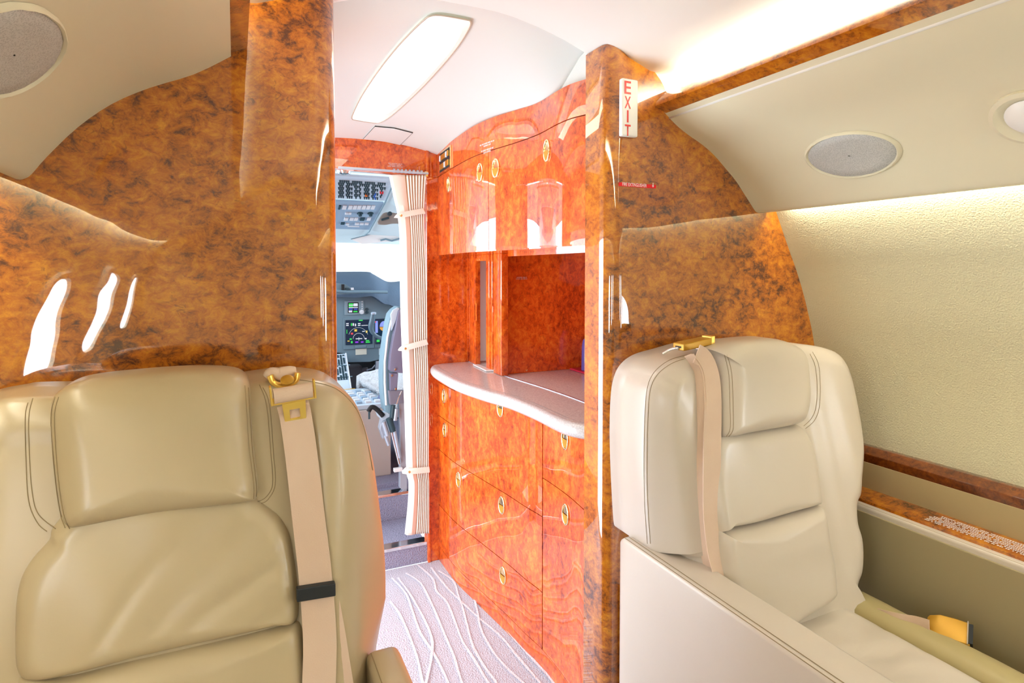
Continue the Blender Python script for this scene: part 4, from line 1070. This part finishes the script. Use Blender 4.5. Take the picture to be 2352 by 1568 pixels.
# instrument panel
ip = thing('instrument_panel', (.9, 4.2, .9), 'blue-grey instrument panel with two large lit displays', 'instrument panel')
YI = 4.18
a, b = at(770, 676, Y=YI), at(985, 828, Y=YI)
pp = [at(x, y, Y=YI) for x, y in ((762,676),(990,676),(990,822),(880,824),(850,831),(802,832),(790,812),(762,808))]
MB().prism(pp, (0,.05,0)).build('panel_face', PANEL, ip, bevel=.004)
def slab(x0, y0, x1, y1, Yp, th, mt, nm, par=ip, bev=.003):
    p, q = at(x0, y0, Y=Yp), at(x1, y1, Y=Yp)
    return MB().box((p.x, Yp-th, q.z), (q.x, Yp, p.z)).build(nm, mt, par, bevel=bev)
slab(788, 730, 860, 799, YI, .006, PANEL, 'bezel'); slab(860, 730, 935, 795, YI, .006, PANEL, 'bezel')
d1 = slab(793, 735, 855.5, 789, YI-.006, .006, SCREEN, 'display'); d2 = slab(861, 732, 915, 787, YI-.006, .006, SCREEN, 'display')
def mark(par, x0, y0, x1, y1, mt, nm='symbol', Yp=YI-.0125):
    p, q = at(x0, y0, Y=Yp), at(x1, y1, Y=Yp); return [p, Vector((q.x, Yp, p.z)), q, Vector((p.x, Yp, q.z))]
def marks(par, l, mt, nm, Yp=YI-.0127):
    m = MB()
    for r_ in l: m.add(mark(par, *r_, mt, Yp=Yp), [(0,1,2,3)])
    o = m.build(nm, mt, par)
    if len(l) > 1: o['kind'] = 'stuff'
    return o
def arc(par, cx_, cy_, rx, ry, a0, a1, mt, nm, r=.0014, Yp=YI-.0127, n=18):
    MB().tube([at(cx_+rx*math.cos(R(lerp(a0, a1, i/n))), cy_-ry*math.sin(R(lerp(a0, a1, i/n))), Y=Yp) for i in range(n+1)], r, 4).build(nm, mt, par)
arc(d1, 824, 778, 13, 13, 0, 180, EW, 'compass_arc'); arc(d1, 823, 776, 23, 24, 20, 160, EW, 'heading_arc', .0010)
marks(d1, [(824,734.5,833,736.5),(796,757,797.5,766),(803,777,808,780),(806,783,810,788),(840,781,848,783),(840,784.5,850,786.5),(806,742,809,748)], EG, 'green_text')
marks(d1, [(795,742,801,744),(795,746,801,748),(810,742,813,748),(815,743,818,749),(822,742,828,744),(822,746,828,748),(830,746.5,845,747.3),(817,777,832,778.2),(824,774,825,782),(838,776,842,779),(832,760,838,761.5)], EW, 'white_text')
marks(d1, [(816,784,823,787),(829,784,835,786.5)], EM_, 'violet_text'); marks(d1, [(814,756,820,761),(798,782,803,784),(840,759,844,764)], EY, 'yellow_patch'); marks(d1, [(806,764,811,768)], ER, 'red_patch')
MB().prism([at(882+10*math.cos(R(t_)), 750-13*math.sin(R(t_)), Y=YI-.0127) for t_ in range(0, 181, 15)], (0,.0003,0)).build('sky_half', EBL, d2)
MB().prism([at(882+10*math.cos(R(t_)), 751-9*math.sin(R(t_)), Y=YI-.0127) for t_ in range(180, 361, 15)], (0,.0003,0)).build('ground_half', EO, d2)
marks(d2, [(862,737,868,764)], EBL, 'speed_tape'); marks(d2, [(865,780,872,785)], EG, 'green_text'); marks(d2, [(861,738,864,740.5)], ER, 'red_patch', YI-.0131); marks(d2, [(883,733,884.5,739)], EG, 'heading_tick')
ru = slab(791, 691, 836, 722, YI, .008, M('radio_face', (.24,.34,.40), .5), 'radio_unit'); ds = slab(799, 694.5, 823.5, 718, YI-.008, .003, DARK, 'radio_display', par=ip)
marks(ds, [(801,696.5,811,699.5),(801,702,811,704.5),(811.5,714,821,716.5)], EG, 'green_text', YI-.0115)
marks(ds, [(812,696.5,821.5,703),(801,700,822,701.2),(801,705.5,822,706.8),(801,713,809,717)], EW, 'white_text', YI-.0115); marks(ds, [(801,708,810,712),(813,708,821,712)], EN, 'navy_block', YI-.0117)
for y in (692.5, 698, 703, 708): MB().lathe(at(831.5, y, Y=YI-.008), (0,-1,0), [(.0045,0),(.0045,.006),(.001,.007)], 8).build('key', KEYW, ip)
MB().lathe(at(830.5, 716, Y=YI-.008), (0,-1,0), [(.016,0),(.015,.012),(.007,.013),(.007,.018),(.001,.018)], 18).build('tuning_knob', KEYW, ip, smooth=40)
for y in (710, 717): MB().lathe(at(843, y, Y=YI), (0,-1,0), [(.010,0),(.009,.012),(.001,.013)], 12).build('small_knob', KNOB, ip, smooth=40)
slab(816.5, 799, 842, 813.5, YI, .002, PAPER, 'note_card', bev=0)['label'] = 'cream note card stuck below the display'
slab(870, 800, 881, 814, YI, .002, M('pale_blue_card', (.55,.72,.78), .7), 'note_card', bev=0)['label'] = 'small pale blue card'
slab(815, 793, 841, 798.5, YI-.006, .006, PANEL, 'card_holder')
# dark footwell with rudder pedals
fw_ = thing('rudder_pedals', (.85, 4.3, CF), 'rudder pedals in the dark footwell under the instrument panel', 'pedals')
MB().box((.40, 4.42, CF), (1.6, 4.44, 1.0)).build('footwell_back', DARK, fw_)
for x, y in ((835, 852), (842, 866)): MB().obox(at(x, y, Y=4.3), (.03,0,0), (0,.01,.004), (0,-.01,.022)).build('pedal', M('pedal_grey', (.20,.20,.22), .6), fw_, bevel=.003)
MB().tube([at(842,850,Y=4.25), at(855,846,Y=4.25), at(862,838,Y=4.25)], .006, 6).build('link_rod', ALU, fw_)
MB().obox(at(868, 846, Y=4.2), (.016,0,0), (0,.02,0), (0,0,.055)).build('bracket', ALU, fw_, bevel=.003); MB().obox(at(812, 870, Y=4.3), (.05,0,0), (0,.05,0), (0,0,.10)).build('pedal_box', M('dark_grey_box', (.06,.06,.07), .7), fw_, bevel=.01)
# control yoke
yk = thing('control_yoke', at(880, 778, Y=3.95), 'dark blue-grey control yoke in front of the right display', 'yoke')
yp = cat([at(x, y, Y=3.93) for x, y in ((857,722),(855,735),(852,750),(855,762),(864,771),(876,777),(888,778),(902,776))], 6)
MB().tube(yp, [.015+.003*math.sin(i*.2) for i in range(len(yp))], 12).build('grip', M('yoke_grey', (.10,.17,.22), .35), yk, smooth=60)
MB().lathe(at(858, 720, Y=3.93), (0,0,1), [(.017,-.004),(.018,.006),(.012,.010),(.001,.011)], 14).build('trim_cap', ALU, yk, smooth=40)
cy_ = at(902, 776, Y=3.93); MB().tube([cy_, cy_+Vector((.03,.25,-.02))], .02, 12).build('column', DARK, yk, smooth=60)
# centre pedestal
pd = thing('centre_pedestal', (.55, 3.7, CF), 'grey centre pedestal of radios and levers at the left of the doorway', 'pedestal')
tp = [Vector((.30, 4.15, at(793,812,Y=4.15).z)), Vector((at(796,812,Y=4.15).x, 4.15, at(793,812,Y=4.15).z)), Vector((at(808,893,Y=3.75).x, 3.75, at(808,893,Y=3.75).z)), Vector((.30, 3.75, at(808,893,Y=3.75).z))]
MB().prism(tp, (0,.02,-.05)).build('sloping_face', PANELL, pd)
def on4(u, v): return lerp(lerp(tp[0], tp[1], u), lerp(tp[3], tp[2], u), v)
nf = (tp[1]-tp[0]).cross(tp[3]-tp[0]).normalized(); nf = nf if nf.y < 0 else -nf
e_ = (tp[3]-tp[0]).normalized()
m = MB()
for j in range(16):
    for i in range(12):
        if (i*j+i) % 5 == 2: continue
        m.obox(on4(.42+i*.047, .06+j*.045)+nf*.003, (.0055,0,0), e_*.005, nf*.003)
m.build('key', KNOB, pd, kind='stuff')
ribbon([on4(.985, v/10)+nf*.004 for v in range(11)], .008, (1,0,0), .002).build('edge_strip', KEYW, pd)
for v in (.35, .68): MB().obox(on4(.7, v)+nf*.002, (.12,0,0), e_*.003, nf*.002).build('divider', PANEL, pd)
zq = tp[2].z-.015; yq = 3.75
x1_ = at(862, 965, Z=.62).x
q1_, q2_ = at(862, 960, X=.755), at(862, 1058, X=.755)
MB().box((.30, 3.22, CF), (.755, 3.74, .60)).build('side_box', BEIGE, pd, bevel=.006)
MB().box((.30, 3.24, .601), (.748, 3.72, .625)).build('radio_deck', PANELL, pd, bevel=.003)
for i in range(6):
    for j in range(3): MB().obox((.60+.05*j, 3.30+.06*i, .630), (.015,0,0), (0,.018,0), (0,0,.006)).build('radio_key', KEYW if (i+j) % 3 else PANELM, pd)
MB().obox(at(800, 895, Y=3.72), (.04,0,0), (0,.006,0), (0,0,.005)).build('yellow_strip', M('yellow_mark', (.9,.5,.02), .5), pd)
for x in (806, 823): 
    a = at(x, 930, Y=3.66); b = at(x-3, 897, Y=3.68); MB().obox((a+b)/2, (.012,0,0), (0,.016,0), (b-a)*.5).build('lever', SKYTR, pd, bevel=.005)
MB().obox(at(815, 912, Y=3.70), (.02,0,0), (0,.03,0), (0,0,.03)).build('lever_knob', WHITEP, pd, bevel=.008)
MB().tube(cat([at(x, y, Y=3.35) for x, y in ((831,932),(834,924),(843,920),(852,924),(857,932))], 4), .007, 8).build('handset_cord', DARK, pd, smooth=60)

# co-pilot seat seen from behind on its inboard side
cs = thing('pilot_seat', (1.0, 3.4, CF), 'pale blue-grey cockpit seat with white sheepskin beyond the curtain', 'seat')
def sidepoly(pts, Yv, th, nm, mt, bev=.004, sm=None):
    return MB().prism([at(x, y, Y=Yv) for x, y in pts], (0, th, 0)).build(nm, mt, cs, bevel=bev, smooth=sm)
# sheepskin cushion: grid between inboard edge and outboard, front high
ie = cat([(902,962,3.20),(890,930,3.30),(872,908,3.42),(850,895,3.56),(832,886,3.68),(826,878,3.74)], 5)
rows = []
for x, y, Yq in ie:
    p = at(x, y, Y=Yq); row = []
    for k in range(22):
        u = k/21; q = p+Vector((.46*u, .04*u, .035*math.sin(math.pi*min(1, u*2)/2)+.012*noise.noise(Vector((u*20, Yq*30, 0)))))
        q += Vector((0, 0, .007*noise.noise(Vector((u*70, Yq*90, 4))))); row.append(q)
    rows.append(row)
rows.append([p+Vector((0,.03,-.10)) for p in rows[-1]])
m = MB().grid(rows); o = m.build('sheepskin_cushion', SHEEP, cs, smooth=80); solid(o, .05, 1)
fl = MB()
rnd = random.Random(5)
for _ in range(2600):
    i = rnd.randrange(len(rows)-1); k = rnd.randrange(21); p = rows[i][k].lerp(rows[i+1][k+1], rnd.random())
    d_ = Vector((rnd.uniform(-1,1), rnd.uniform(-1,1), rnd.uniform(.2,1))).normalized()*rnd.uniform(.008,.018); s_ = d_.orthogonal().normalized()*.0022
    fl.add([p-s_, p+s_, p+d_], [(0,1,2)])
fl.build('fleece', SHEEP, cs, kind='stuff')
MB().tube([at(833,890,Y=3.66)+Vector((0,0,-.02)), at(850,905,Y=3.54)+Vector((0,0,-.015)), at(872,930,Y=3.40), at(893,958,Y=3.18)], .012, 8).build('cushion_rail', SKYTR, cs, smooth=60)
bs = [at(x, y, Y=3.17) for x, y in ((874,917),(878,909),(885,902),(893,899))]
ribbon(cat(bs, 4), .035, (0,-.3,-1), .003).build('seat_strap', M('blue_strap', (.16,.24,.45), .7), cs, smooth=50)
# backrest: cloth inboard side and violet rear shell
sidepoly([(897,722),(905,712),(916,704),(922,705),(918,735),(913,790),(908,840),(903,880),(899,920),(897,960),(885,945),(879,900),(878,860),(881,815),(886,780),(891,745)], 3.02, .10, 'backrest_side', SEATC, .012, 50)
sidepoly([(916,712),(960,708),(960,860),(908,856),(894,852),(897,815),(903,780),(910,745)], 2.97, .05, 'rear_shell', SEATB, .010, 50)
sidepoly([(898,722),(903,712),(913,706),(918,708),(908,740),(900,760)], 2.99, .02, 'cover_fold', PANELL, .004, 50)
sidepoly([(896,857),(915,857),(912,897),(897,897)], 2.97, .03, 'shell_bracket', SEATB, .003)
sidepoly([(893,898),(935,896),(935,925),(896,930)], 2.96, .03, 'lower_shell', M('dark_violet', (.20,.19,.24), .6), .006)
MB().tube([at(x, y, Y=3.0) for x, y in ((887,930),(884,880),(884,830),(890,775),(899,735))], .006, 6).build('white_piping', WHITEP, cs, smooth=60)
for x, y in ((907,848),(908,893),(899,862)): MB().lathe(at(x, y, Y=2.965), (0,-1,0), [(.006,0),(.006,.004),(.001,.005)], 10).build('screw', CHROME, cs)
MB().tube([at(923,898,Y=2.92), at(915,915,Y=2.92), at(911,928,Y=2.92)], .003, 6).build('cable', CHROME, cs)
# seat frame and struts
sidepoly([(898,925),(915,920),(920,1000),(918,1120),(935,1132),(935,1000),(930,910)], 3.00, .03, 'frame_upright', ALU, .004)
sidepoly([(878,958),(897,955),(900,990),(886,995),(880,1010),(872,985)], 3.05, .05, 'pivot_block', ALU, .005)
sidepoly([(866,948),(898,946),(896,960),(880,966),(870,958)], 3.02, .05, 'armrest_end', PANELL, .006)
for a, b, r_, mt in (((899,990),(917,1065),.0065,CHROME),((885,1000),(893,1022),.009,ALU),((903,930),(900,960),.012,KNOB),((910,938),(907,965),.012,ALU),((893,960),(903,990),.016,KNOB),((880,968),(890,1000),.012,ALU),((905,985),(918,1050),.010,ALU)):
    MB().tube([at(*a, Y=2.98), at(*b, Y=2.98)], r_, 8).build('strut', mt, cs, smooth=60)
MB().obox(at(914, 1078, Y=2.98), (.022,0,0), (0,.012,0), (0,0,.009)).build('foot_clip', WHITEP, cs, bevel=.003)
MB().tube(cat([at(x, y, Y=3.02) for x, y in ((846,945),(853,935),(862,937),(872,946),(880,955))], 4), .012, 8).build('harness_buckle', DARK, cs, smooth=60)
MB().tube([at(848,945,Y=3.0), at(848,962,Y=3.0)], .005, 6).build('harness_tag', KNOB, cs)
MB().box((.98, 3.2, CF), (1.4, 3.7, .50)).build('seat_pan_box', M('dark_seat_box', (.05,.05,.06), .7), cs)

# buildings on the far side of the apron
for i, (x0, x1, y0, y1) in enumerate(((782,800,594,613), (806,838,600,609), (843,862,598,608), (866,872,592,606))):
    yy_ = (70, 82, 74, 90)[i]; a, b = at(x0, y0, Y=yy_), at(x1, y1, Y=yy_)
    o = MB().box((a.x, (70, 82, 74, 90)[i], -2.1), (b.x, (70, 82, 74, 90)[i]+3, a.z)).build('distant_hangar', M('pale_hangar_%d' % i, (.86,.90,.92), .8)); tag(o, ('pale low hangar at the left edge of the windscreen', 'long low pale building in the middle of the windscreen view', 'pale low block right of the long building outside', 'narrow pale tower at the right of the buildings outside')[i], 'building')
g_ = MB().box((-60, 12, -2.2), (80, 120, -2.1)).build('ground_apron', M('bright_concrete', (.80,.80,.78), .8)); struct(g_)
